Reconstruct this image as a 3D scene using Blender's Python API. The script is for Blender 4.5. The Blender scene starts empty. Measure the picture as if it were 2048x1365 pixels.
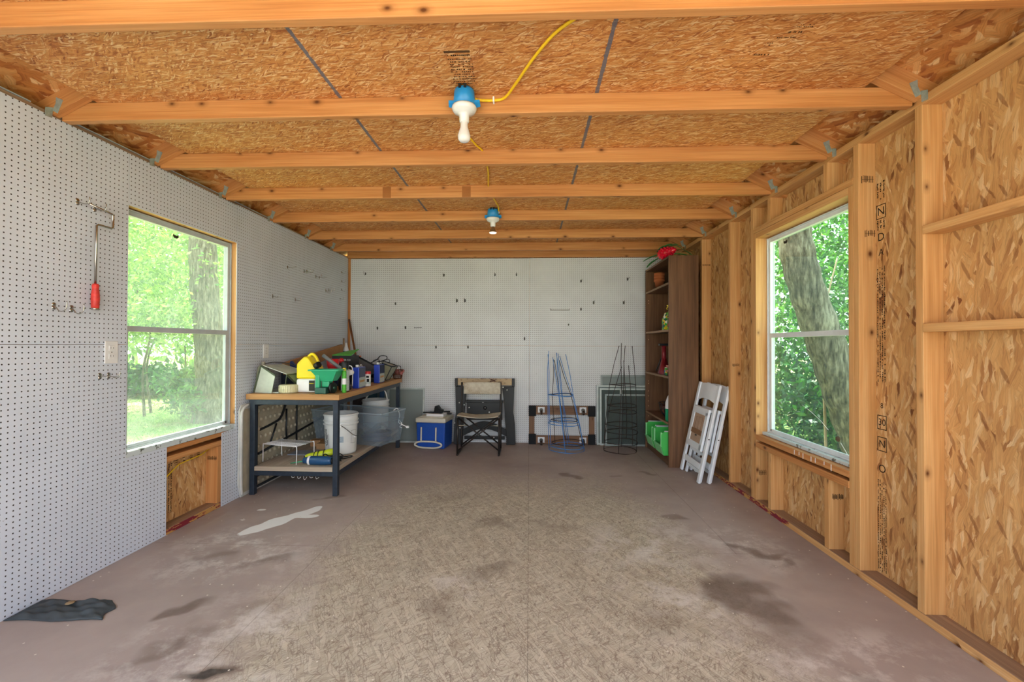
import bpy, math, random
import numpy as np
from mathutils import Vector, Matrix
random.seed(7)
rng = np.random.default_rng(7)
scn = bpy.context.scene
COL = scn.collection
PI = math.pi
V = Vector

# ------------------------------------------------------------------ mesh builder
class MB:
    def __init__(s):
        s.v, s.f, s.uv, s.sm = [], [], [], []
    def face(s, pts, uvs=None, smooth=False):
        b = len(s.v); s.v.extend(V(p) for p in pts); n = len(pts)
        s.f.append(tuple(range(b, b + n))); s.uv.append(uvs or [(0, 0)] * n); s.sm.append(smooth)
    def raw(s, verts, faces, smooth=True, uvs=None):
        b = len(s.v); s.v.extend(V(p) for p in verts)
        for i, f in enumerate(faces):
            s.f.append(tuple(b + k for k in f)); s.uv.append(uvs[i] if uvs else [(0, 0)] * len(f)); s.sm.append(smooth)
        return s
    def obox(s, c, sz, rot=None, grain=None, uvworld=False):
        """box of size sz centred on c, rotated by the 3x3 rot; uv in metres with u along the grain"""
        c = V(c); h = V(sz) * .5
        R = rot if rot is not None else Matrix.Identity(3)
        g = grain if grain is not None else max(range(3), key=lambda i: sz[i])
        off = (0, 0) if uvworld else (random.uniform(0, 40), random.uniform(0, 40))
        b = len(s.v)
        L = [V((h.x * (1 if i & 1 else -1), h.y * (1 if i & 2 else -1), h.z * (1 if i & 4 else -1))) for i in range(8)]
        s.v.extend(R @ p + c for p in L)
        for f, n in (((0, 4, 6, 2), 0), ((1, 3, 7, 5), 0), ((0, 1, 5, 4), 1), ((2, 6, 7, 3), 1), ((0, 2, 3, 1), 2), ((4, 5, 7, 6), 2)):
            ax = [a for a in (0, 1, 2) if a != n]
            if g in ax:
                ua, va = g, [a for a in ax if a != g][0]
            else:
                ua, va = ax
            q = [(R @ L[i] + c) if uvworld else L[i] for i in f]
            s.f.append(tuple(b + i for i in f)); s.sm.append(False)
            s.uv.append([(p[ua] + off[0], p[va] + off[1] + n * .31 * (not uvworld)) for p in q])
        return s
    def box(s, x0, x1, y0, y1, z0, z1, grain=None, uvworld=False):
        return s.obox(((x0 + x1) / 2, (y0 + y1) / 2, (z0 + z1) / 2), (abs(x1 - x0), abs(y1 - y0), abs(z1 - z0)), None, grain, uvworld)
    def beam(s, p0, p1, w, h, up=(0, 0, 1)):
        """board from p0 to p1, w across, h along the up direction"""
        p0, p1 = V(p0), V(p1); d = p1 - p0; L = d.length; d.normalize()
        u = V(up); u = (u - d * u.dot(d)).normalized(); r = d.cross(u)
        R = Matrix((d, r, u)).transposed()
        return s.obox((p0 + p1) / 2, (L, w, h), R, 0)
    def ring(s, c, a, b, r, n, t0=0):
        return [c + a * (r * math.cos(2 * PI * k / n + t0)) + b * (r * math.sin(2 * PI * k / n + t0)) for k in range(n)]
    def cyl(s, p0, p1, r0, r1=None, n=16, caps=True, smooth=True):
        p0, p1 = V(p0), V(p1); r1 = r0 if r1 is None else r1
        d = (p1 - p0).normalized(); a = d.orthogonal().normalized(); b = d.cross(a)
        A, B = s.ring(p0, a, b, r0, n), s.ring(p1, a, b, r1, n); o = len(s.v); s.v.extend(A + B)
        for k in range(n):
            j = (k + 1) % n; s.f.append((o + k, o + j, o + n + j, o + n + k)); s.uv.append([(k / n, 0), ((k + 1) / n, 0), ((k + 1) / n, 1), (k / n, 1)]); s.sm.append(smooth)
        if caps:
            s.f.append(tuple(o + k for k in reversed(range(n)))); s.uv.append([(0, 0)] * n); s.sm.append(False)
            s.f.append(tuple(o + n + k for k in range(n))); s.uv.append([(0, 0)] * n); s.sm.append(False)
        return s
    def lathe(s, prof, c=(0, 0, 0), ax=(0, 0, 1), n=24, smooth=True, squash=1.0, closed=False):
        """prof: [(r, h)] turned about the axis ax through c"""
        c = V(c); ax = V(ax).normalized(); a = ax.orthogonal().normalized(); b = ax.cross(a) * squash; o = len(s.v)
        for r, h in prof:
            s.v.extend(s.ring(c + ax * h, a, b, max(r, 1e-5), n))
        m = len(prof)
        for i in range(m - 1 + (1 if closed else 0)):
            i2 = (i + 1) % m
            for k in range(n):
                j = (k + 1) % n
                s.f.append((o + i * n + k, o + i * n + j, o + i2 * n + j, o + i2 * n + k)); s.uv.append([(k / n, prof[i][1]), ((k + 1) / n, prof[i][1]), ((k + 1) / n, prof[i2][1]), (k / n, prof[i2][1])]); s.sm.append(smooth)
        return s
    def tube(s, pts, r, n=8, closed=False, caps=True):
        pts = [V(p) for p in pts]; m = len(pts); o = len(s.v); T = []
        for i in range(m):
            a, b = (pts[(i - 1) % m], pts[(i + 1) % m]) if closed else (pts[max(i - 1, 0)], pts[min(i + 1, m - 1)])
            t = b - a; T.append(t.normalized() if t.length > 1e-9 else V((0, 0, 1)))
        nrm = T[0].orthogonal().normalized()
        R = r if hasattr(r, '__len__') else [r] * m
        for i in range(m):
            nrm = (nrm - T[i] * nrm.dot(T[i]))
            nrm = nrm.normalized() if nrm.length > 1e-6 else T[i].orthogonal().normalized()
            s.v.extend(s.ring(pts[i], nrm, T[i].cross(nrm), R[i], n))
        for i in range(m if closed else m - 1):
            i2 = (i + 1) % m
            for k in range(n):
                j = (k + 1) % n; s.f.append((o + i * n + k, o + i * n + j, o + i2 * n + j, o + i2 * n + k)); s.uv.append([(0, 0)] * 4); s.sm.append(True)
        if caps and not closed:
            s.f.append(tuple(o + k for k in reversed(range(n)))); s.uv.append([(0, 0)] * n); s.sm.append(False)
            s.f.append(tuple(o + (m - 1) * n + k for k in range(n))); s.uv.append([(0, 0)] * n); s.sm.append(False)
        return s
    def prism(s, poly, ext, smooth=False):
        """polygon (3D points) pushed along ext"""
        P = [V(p) for p in poly]; e = V(ext); n = len(P); o = len(s.v)
        nn = sum(((P[i] - P[0]).cross(P[(i + 1) % n] - P[0]) for i in range(1, n - 1)), V())
        if nn.dot(e) > 0: P = P[::-1]
        a = (P[1] - P[0]).normalized(); b = nn.normalized().cross(a); ru = (random.uniform(0, 9), random.uniform(0, 9))
        uv = [((p - P[0]).dot(a) + ru[0], (p - P[0]).dot(b) + ru[1]) for p in P]
        s.v.extend(P); s.v.extend(p + e for p in P)
        s.f.append(tuple(o + k for k in range(n))); s.uv.append(uv); s.sm.append(False)
        s.f.append(tuple(o + n + k for k in reversed(range(n)))); s.uv.append(uv[::-1]); s.sm.append(False)
        for k in range(n):
            j = (k + 1) % n; l = (P[j] - P[k]).length
            s.f.append((o + j, o + k, o + n + k, o + n + j)); s.uv.append([(l, 0), (0, 0), (0, e.length), (l, e.length)]); s.sm.append(smooth)
        return s
    def sphere(s, c, r, nu=16, nv=10, sc=(1, 1, 1)):
        return s.lathe([(r * math.sin(PI * i / nv), -r * math.cos(PI * i / nv) * sc[2]) for i in range(nv + 1)], c, n=nu)
    def surf(s, fn, nu, nv, smooth=True, thick=0):
        o = len(s.v); P = [[V(fn(i / nu, j / nv)) for j in range(nv + 1)] for i in range(nu + 1)]
        for row in P: s.v.extend(row)
        for i in range(nu):
            for j in range(nv):
                k = o + i * (nv + 1) + j
                s.f.append((k, k + nv + 1, k + nv + 2, k + 1)); s.sm.append(smooth)
                s.uv.append([(i / nu, j / nv), ((i + 1) / nu, j / nv), ((i + 1) / nu, (j + 1) / nv), (i / nu, (j + 1) / nv)])
        return s
    def build(s, name, m, parent=None, at=None, bevel=0, off=None, solid=0, rot=None):
        """one mesh object; vertices in world coordinates unless the parent is local (off given as zero)"""
        o0 = V(at) if at is not None else (off if off is not None else (ORG.get(parent.name, V()) if parent else V()))
        me = bpy.data.meshes.new(name)
        me.from_pydata([tuple(p - o0) for p in s.v], [], s.f)
        ul = me.uv_layers.new(name='UVMap')
        ul.data.foreach_set('uv', np.array([c for f in s.uv for u in f for c in u], dtype=np.float32))
        me.polygons.foreach_set('use_smooth', np.array(s.sm, dtype=bool))
        for k in (m if isinstance(m, (list, tuple)) else [m]): me.materials.append(k)
        me.update()
        o = bpy.data.objects.new(name, me); COL.objects.link(o)
        if parent is not None:
            o.parent = parent; ORG[o.name] = ORG.get(parent.name, V()) if off is None else off
        elif at is not None:
            o.location = at; ORG[o.name] = o0
        if rot is not None: o.rotation_euler = rot
        if bevel:
            b = o.modifiers.new('bevel', 'BEVEL'); b.width = bevel; b.segments = 2; b.limit_method = 'ANGLE'
        if solid:
            b = o.modifiers.new('solid', 'SOLIDIFY'); b.thickness = solid; b.offset = 0
        return o

ORG = {}
def tag(o, label=None, cat=None, group=None, kind=None):
    if label: o['label'] = label
    if cat: o['category'] = cat
    if group: o['group'] = group
    if kind: o['kind'] = kind
    return o
def thing(name, loc, label, cat, group=None, rotz=None, kind=None):
    """an Empty at a thing's base; rotz None: its parts are written in world coordinates, else in the thing's own"""
    o = bpy.data.objects.new(name, None); COL.objects.link(o); o.empty_display_size = .1
    o.location = loc
    if rotz is not None: o.rotation_euler = (0, 0, rotz); ORG[o.name] = V()
    else: ORG[o.name] = V(loc)
    return tag(o, label, cat, group, kind)
def dup(root, loc, rotz=None, label=None, group=None):
    r = root.copy(); COL.objects.link(r); r.location = loc
    if rotz is not None: r.rotation_euler = (0, 0, rotz)
    if label: r['label'] = label
    if group: r['group'] = group
    for ch in list(root.children):
        c = ch.copy(); COL.objects.link(c); c.parent = r
        for g in list(ch.children):
            d = g.copy(); COL.objects.link(d); d.parent = c
    return r
def rotm(x=0, y=0, z=0):
    return Matrix.Rotation(z, 3, 'Z') @ Matrix.Rotation(y, 3, 'Y') @ Matrix.Rotation(x, 3, 'X')
def text(body, size, mat4, m, parent, name='lettering', off=None, align='CENTER', sx=1.0):
    cu = bpy.data.curves.new(name, 'FONT'); cu.body = body; cu.size = size; cu.align_x = align; cu.align_y = 'CENTER'; cu.resolution_u = 3
    t = bpy.data.objects.new(name, cu); COL.objects.link(t)
    bpy.context.view_layer.update()
    me = bpy.data.meshes.new_from_object(t.evaluated_get(bpy.context.evaluated_depsgraph_get()))
    bpy.data.objects.remove(t); bpy.data.curves.remove(cu)
    o0 = off if off is not None else (ORG.get(parent.name, V()) if parent else V())
    M = Matrix.Translation(-o0) @ mat4 @ Matrix.Diagonal((sx, 1, 1, 1))
    me.transform(M); me.materials.clear(); me.materials.append(m)
    o = bpy.data.objects.new(name, me); COL.objects.link(o)
    if parent: o.parent = parent; ORG[o.name] = o0
    return o
def frame4(o, x, y):
    """matrix whose x and y axes lie along x and y, origin o"""
    x = V(x).normalized(); y = V(y); y = (y - x * y.dot(x)).normalized(); z = x.cross(y)
    return Matrix.Translation(V(o)) @ Matrix((x, y, z)).transposed().to_4x4()

def curve(pts, n=10):
    out = []; P = [V(p) for p in pts]; P = [P[0] * 2 - P[1]] + P + [P[-1] * 2 - P[-2]]
    for i in range(1, len(P) - 2):
        for k in range(n):
            t = k / n; a, b, c, d = P[i - 1:i + 3]
            out.append(.5 * ((2 * b) + (c - a) * t + (2 * a - 5 * b + 4 * c - d) * t * t + (3 * b - a - 3 * c + d) * t ** 3))
    return out + [P[-2]]
# ------------------------------------------------------------------ materials
def lin(h):
    h = h.lstrip('#'); c = [int(h[i:i + 2], 16) / 255 for i in (0, 2, 4)]
    return tuple((x / 12.92 if x <= .04045 else ((x + .055) / 1.055) ** 2.4) for x in c) + (1.0,)
class NT:
    def __init__(s, name):
        s.m = bpy.data.materials.new(name); s.m.use_nodes = True; s.t = s.m.node_tree; s.N = s.t.nodes; s.L = s.t.links
        s.b = s.N['Principled BSDF']; s.out = s.N['Material Output']
    def n(s, t, **k):
        x = s.N.new(t)
        for a, v in k.items(): setattr(x, a, v)
        return x
    def link(s, a, b): s.L.new(a, b)
    def put(s, sock, v):
        if hasattr(v, 'node'): s.L.new(v, sock)
        else: sock.default_value = v
    def math(s, op, a, b=0.0, c=0.0, clamp=False):
        x = s.n('ShaderNodeMath', operation=op, use_clamp=clamp); s.put(x.inputs[0], a); s.put(x.inputs[1], b)
        if op in ('MULTIPLY_ADD', 'SMOOTH_MIN', 'WRAP', 'COMPARE'): s.put(x.inputs[2], c)
        return x.outputs[0]
    def uv(s):
        return s.n('ShaderNodeUVMap', uv_map='UVMap').outputs[0]
    def obj(s): return s.n('ShaderNodeTexCoord').outputs['Object']
    def mapping(s, v, loc=(0, 0, 0), rot=(0, 0, 0), sc=(1, 1, 1)):
        if rot != (0, 0, 0) and sc != (1, 1, 1):
            v = s.mapping(v, (0, 0, 0), rot); rot = (0, 0, 0)  # turn first, stretch after
        x = s.n('ShaderNodeMapping'); s.link(v, x.inputs[0]); x.inputs[1].default_value = loc; x.inputs[2].default_value = rot; x.inputs[3].default_value = sc
        return x.outputs[0]
    def noise(s, v, scale=5, detail=3, rough=.5, dist=0, dims='3D'):
        x = s.n('ShaderNodeTexNoise', noise_dimensions=dims)
        if v is not None: s.link(v, x.inputs['Vector'])
        x.inputs['Scale'].default_value = scale; x.inputs['Detail'].default_value = detail; x.inputs['Roughness'].default_value = rough; x.inputs['Distortion'].default_value = dist
        return x.outputs
    def vor(s, v, scale=1, feature='F1', dims='2D', rand=1):
        x = s.n('ShaderNodeTexVoronoi', feature=feature, voronoi_dimensions=dims); s.link(v, x.inputs['Vector']); x.inputs['Scale'].default_value = scale; x.inputs['Randomness'].default_value = rand
        return x.outputs
    def ramp(s, f, stops, mode='LINEAR'):
        x = s.n('ShaderNodeValToRGB'); s.put(x.inputs[0], f); x.color_ramp.interpolation = mode; e = x.color_ramp.elements
        while len(e) < len(stops): e.new(.5)
        for i, (p, c) in enumerate(stops):
            e[i].position = p; e[i].color = lin(c) if isinstance(c, str) else (c, c, c, 1)
        return x.outputs[0]
    def mix(s, f, a, b, mode='MIX'):
        x = s.n('ShaderNodeMix', data_type='RGBA', blend_type=mode); s.put(x.inputs[0], f)
        for i, v in ((6, a), (7, b)): s.put(x.inputs[i], lin(v) if isinstance(v, str) else v)
        return x.outputs[2]
    def sep(s, c):
        x = s.n('ShaderNodeSeparateColor'); s.link(c, x.inputs[0]); return x.outputs
    def sepv(s, c):
        x = s.n('ShaderNodeSeparateXYZ'); s.link(c, x.inputs[0]); return x.outputs
    def vadd(s, a, b, op='ADD'):
        x = s.n('ShaderNodeVectorMath', operation=op); s.put(x.inputs[0], a); s.put(x.inputs[1], b); return x.outputs[0]
    def bump(s, h, strength=.3, dist=.002):
        x = s.n('ShaderNodeBump'); s.link(h, x.inputs['Height']); x.inputs['Strength'].default_value = strength; x.inputs['Distance'].default_value = dist
        s.link(x.outputs[0], s.b.inputs['Normal'])
    def fin(s, col, rough=.6, metal=0, spec=.4):
        s.put(s.b.inputs['Base Color'], lin(col) if isinstance(col, str) else col); s.put(s.b.inputs['Roughness'], rough); s.b.inputs['Metallic'].default_value = metal
        s.b.inputs['Specular IOR Level'].default_value = spec
        return s.m
def plain(name, col, rough=.5, metal=0, spec=.4, var=.12, vs=12):
    """one colour with a little wear: noise darkens and lightens it"""
    t = NT(name); n = t.noise(t.obj(), vs, 4, .6)[0]
    c = lin(col); f = t.ramp(n, [(.3, 1 - var), (.7, 1 + var * .4)])
    x = t.mix(1.0, c, f, 'MULTIPLY')
    return t.fin(x, rough, metal, spec)

def osb(name, pal, flen=.11, fwid=.022, angles=(0.1, 1.3, -.7, 2.3, -.15), dark=.12, seam=None, wob=.05):
    """pressed board: layers of long flakes lying across one another"""
    t = NT(name); uv = t.uv()
    dn = t.noise(uv, 7, 3, .55)[1]; dn2 = t.noise(uv, 38, 2, .5)[1]
    duv = t.vadd(uv, t.vadd(t.vadd(dn, (.5, .5, .5), 'SUBTRACT'), (wob, wob, 0), 'MULTIPLY'))
    duv = t.vadd(duv, t.vadd(t.vadd(dn2, (.5, .5, .5), 'SUBTRACT'), (.010, .010, 0), 'MULTIPLY'))
    col = None
    for i, a in enumerate(angles):
        mp = t.mapping(duv, (i * 3.7, i * 1.9, 0), (0, 0, a), (1 / (flen * (1 - .1 * i)), 1 / (fwid * (1 - .08 * i)), 1))
        o = t.vor(mp, 1); sp = t.sep(o['Color'])
        c = t.ramp(sp[0], pal)
        st = t.noise(t.mapping(duv, (i, 0, 0), (0, 0, a), (7, 210, 1)), 1, 3, .65)[0]
        c = t.mix(1.0, c, t.ramp(st, [(.28, .64), (.5, .97), (.75, 1.16)]), 'MULTIPLY')
        if col is None: col = c
        else: col = t.mix(t.math('MULTIPLY', t.math('GREATER_THAN', sp[1], .5), t.ramp(o['Distance'], [(.35, 1), (.75, .55)])), col, c)
    big = t.noise(uv, 1.7, 4, .6)[0]
    col = t.mix(1.0, col, t.ramp(big, [(.3, .84), (.7, 1.08)]), 'MULTIPLY')
    # scattered dark slivers of bark
    for q, (a, l, wd, k) in enumerate(((angles[0] + .45, .75, .80, dark * .32), (angles[2] - .2, .6, .7, dark * .32))):
        mp = t.mapping(duv, (7.1 + q, 2.2, 0), (0, 0, a), (1 / (flen * l), 1 / (fwid * wd), 1)); o = t.vor(mp, 1); sp = t.sep(o['Color'])
        mk = t.math('MULTIPLY', t.math('GREATER_THAN', sp[2], 1 - k), t.ramp(o['Distance'], [(.34, 1), (.46, 0)]))
        col = t.mix(t.math('MULTIPLY', mk, .6), col, pal[0][1])
    if seam:
        u = t.sepv(uv)[seam[0]]
        for p in seam[1]:
            nz = t.noise(uv, 30, 3, .7)[0]
            d = t.math('ABSOLUTE', t.math('SUBTRACT', u, p)); w = t.math('MULTIPLY_ADD', nz, .014, .0015)
            col = t.mix(t.math('MULTIPLY', t.math('LESS_THAN', d, w), .85), col, seam[2])
    t.bump(t.sep(col)[0], .3, .0015)
    return t.fin(col, .62, 0, .3)

def lumber(name, pal, knots=True, kc='#5a3010', rough=.55, fine=70):
    t = NT(name); uv = t.uv()
    w = t.noise(uv, 2.2, 2, .5)[1]
    duv = t.vadd(uv, t.vadd(t.vadd(w, (.5, .5, .5), 'SUBTRACT'), (.10, .012, 0), 'MULTIPLY'))
    g = t.noise(t.mapping(duv, sc=(1.6, fine, 1)), 1, 4, .62)[0]
    g2 = t.noise(t.mapping(duv, (5, 2, 0), sc=(1.0, 14, 1)), 1, 3, .5)[0]
    f = t.math('ADD', t.math('MULTIPLY', g, .55), t.math('MULTIPLY', g2, .45))
    col = t.ramp(f, pal)
    fl = t.noise(t.mapping(uv, sc=(3, 300, 1)), 1, 2, .5)[0]
    col = t.mix(1.0, col, t.ramp(fl, [(.3, .86), (.7, 1.06)]), 'MULTIPLY')
    if knots:
        o = t.vor(t.mapping(uv, (3.3, 1.7, 0), sc=(6.5, 10.5, 1)), 1)
        d = t.math('MULTIPLY_ADD', t.sep(o['Color'])[0], .07, o['Distance'])
        ring = t.ramp(d, [(.05, 1.0), (.10, .6), (.17, .22), (.30, 0.0)])
        col = t.mix(t.math('MULTIPLY', ring, t.math('GREATER_THAN', t.sep(o['Color'])[1], .82)), col, kc)
    t.bump(g, .12, .001)
    return t.fin(col, rough, 0, .35)

def pegboard(name, axes, o0, ms, base='#dcdde0'):
    """white hardboard with a 1 inch grid of 1/4 inch holes drawn as dark dots, from the world (= object) coordinates; ms: marks"""
    t = NT(name); p = t.sepv(t.obj()); P = .0254
    def fr(v, o):
        x = t.math('FRACT', t.math('ADD', t.math('DIVIDE', t.math('SUBTRACT', v, o), P), 100.5)); return t.math('SUBTRACT', x, .5)
    a, b = fr(p[axes[0]], o0[0]), fr(p[axes[1]], o0[1])
    d = t.math('SQRT', t.math('ADD', t.math('MULTIPLY', a, a), t.math('MULTIPLY', b, b)))
    hole = t.math('LESS_THAN', d, .0031 / P)
    rim = t.math('LESS_THAN', d, .0042 / P)
    n = t.noise(t.obj(), 2.5, 5, .65)[0]; sc = t.noise(t.obj(), 14, 4, .7)[0]
    c = t.mix(1.0, lin(base), t.ramp(n, [(.35, .93), (.65, 1.03)]), 'MULTIPLY')
    c = t.mix(t.math('MULTIPLY', t.math('GREATER_THAN', sc, .735), .5), c, '#8f8c8a')
    c = t.mix(t.math('MULTIPLY', rim, .3), c, '#7a6a5c')
    c = t.mix(hole, c, '#17120f')  # dark colour stands in for the unlit cavity behind each hole
    return t.fin(c, .38, 0, .45)

M = {}
pal_right = [(0.0, '#7d4c2b'), (.08, '#b58250'), (.35, '#c6945c'), (.75, '#cfa169'), (1.0, '#dfbb8b')]
pal_ceil = [(0.0, '#9a562c'), (.2, '#c27a3d'), (.5, '#cd8a4a'), (.75, '#da9e5e'), (1.0, '#ecc590')]
M['osb_wall'] = osb('osb wall sheathing', pal_right, .15, .026, (1.55, .75, 2.3, 1.8, 1.2, 1.5), .12, wob=.018)
M['osb_ceiling'] = osb('osb ceiling panel', pal_ceil, .065, .0075, (.9, .45, -.3, .75, .15), .08, seam=(0, (-.915, .313), '#55606e'), wob=.035)
M['osb_roof'] = osb('osb roof sheathing', pal_ceil, .12, .028, (1.5, .3, 2.2, 1.2), .12)
pal_l = [(.25, '#a8733d'), (.45, '#c8935a'), (.6, '#d5a66e'), (.8, '#e3bf92')]
pal_j = [(.25, '#9c5f33'), (.45, '#bd7f48'), (.6, '#cb9159'), (.8, '#e0ad78')]
M['stud'] = lumber('spruce stud', pal_l)
M['joist'] = lumber('orange aged joist', pal_j)
M['plate'] = lumber('weathered plate', [(.25, '#6d5744'), (.5, '#947861'), (.75, '#b59a7c')], False)
M['redplate'] = lumber('sill plate edge with red paint', [(.25, '#a5702f'), (.5, '#c69a58'), (.75, '#d9b97d')], False)
_t = NT('red flaking paint'); _n = _t.noise(_t.mapping(_t.obj(), sc=(14, 7, 30)), 1, 4, .7)[0]
_c = _t.mix(_t.math('GREATER_THAN', _n, .5), '#c19252', '#7d2230'); M['redpaint'] = _t.fin(_c, .6)
M['peg_left'] = pegboard('pegboard left', (1, 2), (1.8213, 1.2347), None, '#ccd3df')
M['peg_back'] = pegboard('pegboard back', (0, 2), (-1.1779, 1.2347), None, '#d6d9db')
M['alu'] = plain('painted aluminium', '#dbe2e6', .4, .0, .5)
M['alu_grey'] = plain('dull aluminium', '#b3babf', .4, .0, .5)
M['galv'] = plain('galvanised steel', '#a3aea8', .45, .35, .5, .3, 40)
M['sill_flake'] = None
_t = NT('flaking white sill paint'); _n = _t.noise(_t.obj(), 22, 5, .7)[0]
M['sill_flake'] = _t.fin(_t.mix(_t.ramp(_n, [(.56, 0.0), (.6, 1.0)]), '#c5cfd0', '#5d5f55'), .5)
M['pale_strip'] = plain('pale grey flashing', '#a3abb0', .5)
M['ink'] = plain('black ink', '#1c140e', .7, 0, .2)
M['ink_faint'] = plain('faded ink', '#5a3f26', .7, 0, .2)
M['yellow_cable'] = plain('yellow cable jacket', '#e8bd1c', .4, 0, .4, .05)
M['white_plastic'] = plain('white plastic', '#e9e9ea', .35, 0, .5, .05)
M['ivory'] = plain('ivory outlet plastic', '#e0e0e0', .4, 0, .5, .05)
M['black'] = plain('black plastic', '#17181a', .45, 0, .4, .2)
M['black_metal'] = plain('black painted metal', '#202226', .45, .2, .5, .25)
M['chrome'] = plain('dull chrome', '#b3b0a8', .25, 1, .5, .2)
M['dark_steel'] = plain('dark steel', '#55524c', .35, .8, .5, .3)
SKY, SUN, EXPOSURE, FLOOD = 1.0, 6.2, 2.15, 0.6
# ------------------------------------------------------------------ dimensions (metres; camera stands over x=0, y=0)
XL, XR, XRO, XLO, YB = -2.3186, 1.754, 1.843, -2.414, 5.471
HJ, HC, Y0, YE = 2.329, 2.418, -.10, 5.575

# ---- camera
def camera():
    f, yaw, pit, rol, h = 869.05, 2.2883, .561, .194, 1.2261
    a, b, c = (math.radians(k) for k in (yaw, pit, rol))
    fw = V((-math.sin(a), math.cos(a), 0)); r = V((math.cos(a), math.sin(a), 0)); u = V((0, 0, 1))
    f2 = fw * math.cos(b) + u * math.sin(b); u2 = u * math.cos(b) - fw * math.sin(b)
    r3 = r * math.cos(c) + u2 * math.sin(c); u3 = u2 * math.cos(c) - r * math.sin(c)
    cam = bpy.data.cameras.new('camera'); cam.sensor_fit = 'HORIZONTAL'; cam.sensor_width = 36; cam.lens = f * 36 / 2048; cam.clip_start = .02
    o = bpy.data.objects.new('camera', cam); COL.objects.link(o)
    o.matrix_world = Matrix.Translation((0, 0, h)) @ Matrix((r3, u3, -f2)).transposed().to_4x4()
    scn.camera = o
camera()

# ---- floor
def floor_mat():
    t = NT('worn painted floor boards'); uv = t.uv(); s = t.sepv(uv); X, Y = s[0], s[1]
    at = t.n('ShaderNodeVertexColor', layer_name='marks'); k = t.sep(at.outputs[0])
    n1 = t.noise(uv, 1.3, 5, .6)[0]; n2 = t.noise(uv, 6, 5, .7)[0]
    paint = t.mix(t.ramp(n1, [(.3, 0), (.7, 1)]), '#988a84', '#b1a39a')
    dn = t.noise(uv, 11, 2, .5)[1]; duv = t.vadd(uv, t.vadd(t.vadd(dn, (.5, .5, .5), 'SUBTRACT'), (.03, .03, 0), 'MULTIPLY'))
    base = t.mix(t.ramp(n2, [(.3, 0), (.7, 1)]), '#b0a894', '#c9c1ac')
    for i, a in enumerate((-1.2, -.5, -2.1)):
        mp = t.mapping(duv, (i * 3.1, i * 1.3, 0), (0, 0, a), (1 / .075, 1 / .012, 1)); o = t.vor(mp, 1); q = t.sep(o['Color'])
        e = t.vor(mp, 1, 'DISTANCE_TO_EDGE')['Distance']
        base = t.mix(t.math('MULTIPLY', t.math('GREATER_THAN', q[1], .62), .5), base, t.ramp(q[0], [(0, '#9c917d'), (.5, '#b6ac97'), (1, '#cfc6b1')]))
        line = t.math('MULTIPLY', t.math('LESS_THAN', e, .09), t.math('GREATER_THAN', q[2], .45))
        base = t.mix(t.math('MULTIPLY', line, .5), base, '#705b4e')
    wear = t.ramp(t.math('ADD', k[2], t.math('MULTIPLY', t.math('SUBTRACT', n2, .5), .7)), [(.3, 0), (.75, 1)])
    col = t.mix(t.math('MULTIPLY', wear, .92), paint, base)
    sc = t.noise(uv, 5, 6, .75)[0]
    col = t.mix(t.math('MULTIPLY', k[1], t.ramp(sc, [(.47, 0), (.6, .8)])), col, '#d6d0c8')
    st = t.ramp(t.math('MULTIPLY', k[0], t.math('MULTIPLY_ADD', n2, .8, .6)), [(.08, 0), (.95, .9)])
    col = t.mix(st, col, t.mix(t.ramp(k[0], [(.8, 0), (1, 1)]), '#66554a', '#261c1a'))
    a2 = t.n('ShaderNodeVertexColor', layer_name='spill'); k2 = t.sep(a2.outputs[0])
    col = t.mix(t.ramp(t.math('MULTIPLY', k2[0], t.math('ADD', n2, .5)), [(.40, 0), (.5, 1)]), col, '#e6e6e2')
    v = t.vor(uv, 16); chip = t.math('MULTIPLY', t.math('LESS_THAN', v['Distance'], .06), t.math('GREATER_THAN', t.sep(v['Color'])[0], .90))
    col = t.mix(chip, col, '#d9d2c4')
    col = t.mix(t.math('MULTIPLY', t.ramp(k2[1], [(.45, 0), (.6, 1)]), t.math('MULTIPLY_ADD', n2, 1.2, -.05)), col, '#5d4d44')
    t.bump(t.sep(col)[0], .25, .0015)
    return t.fin(col, t.ramp(n2, [(.3, .5), (.7, .72)]), 0, .35)
M['floor'] = floor_mat()
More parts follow.
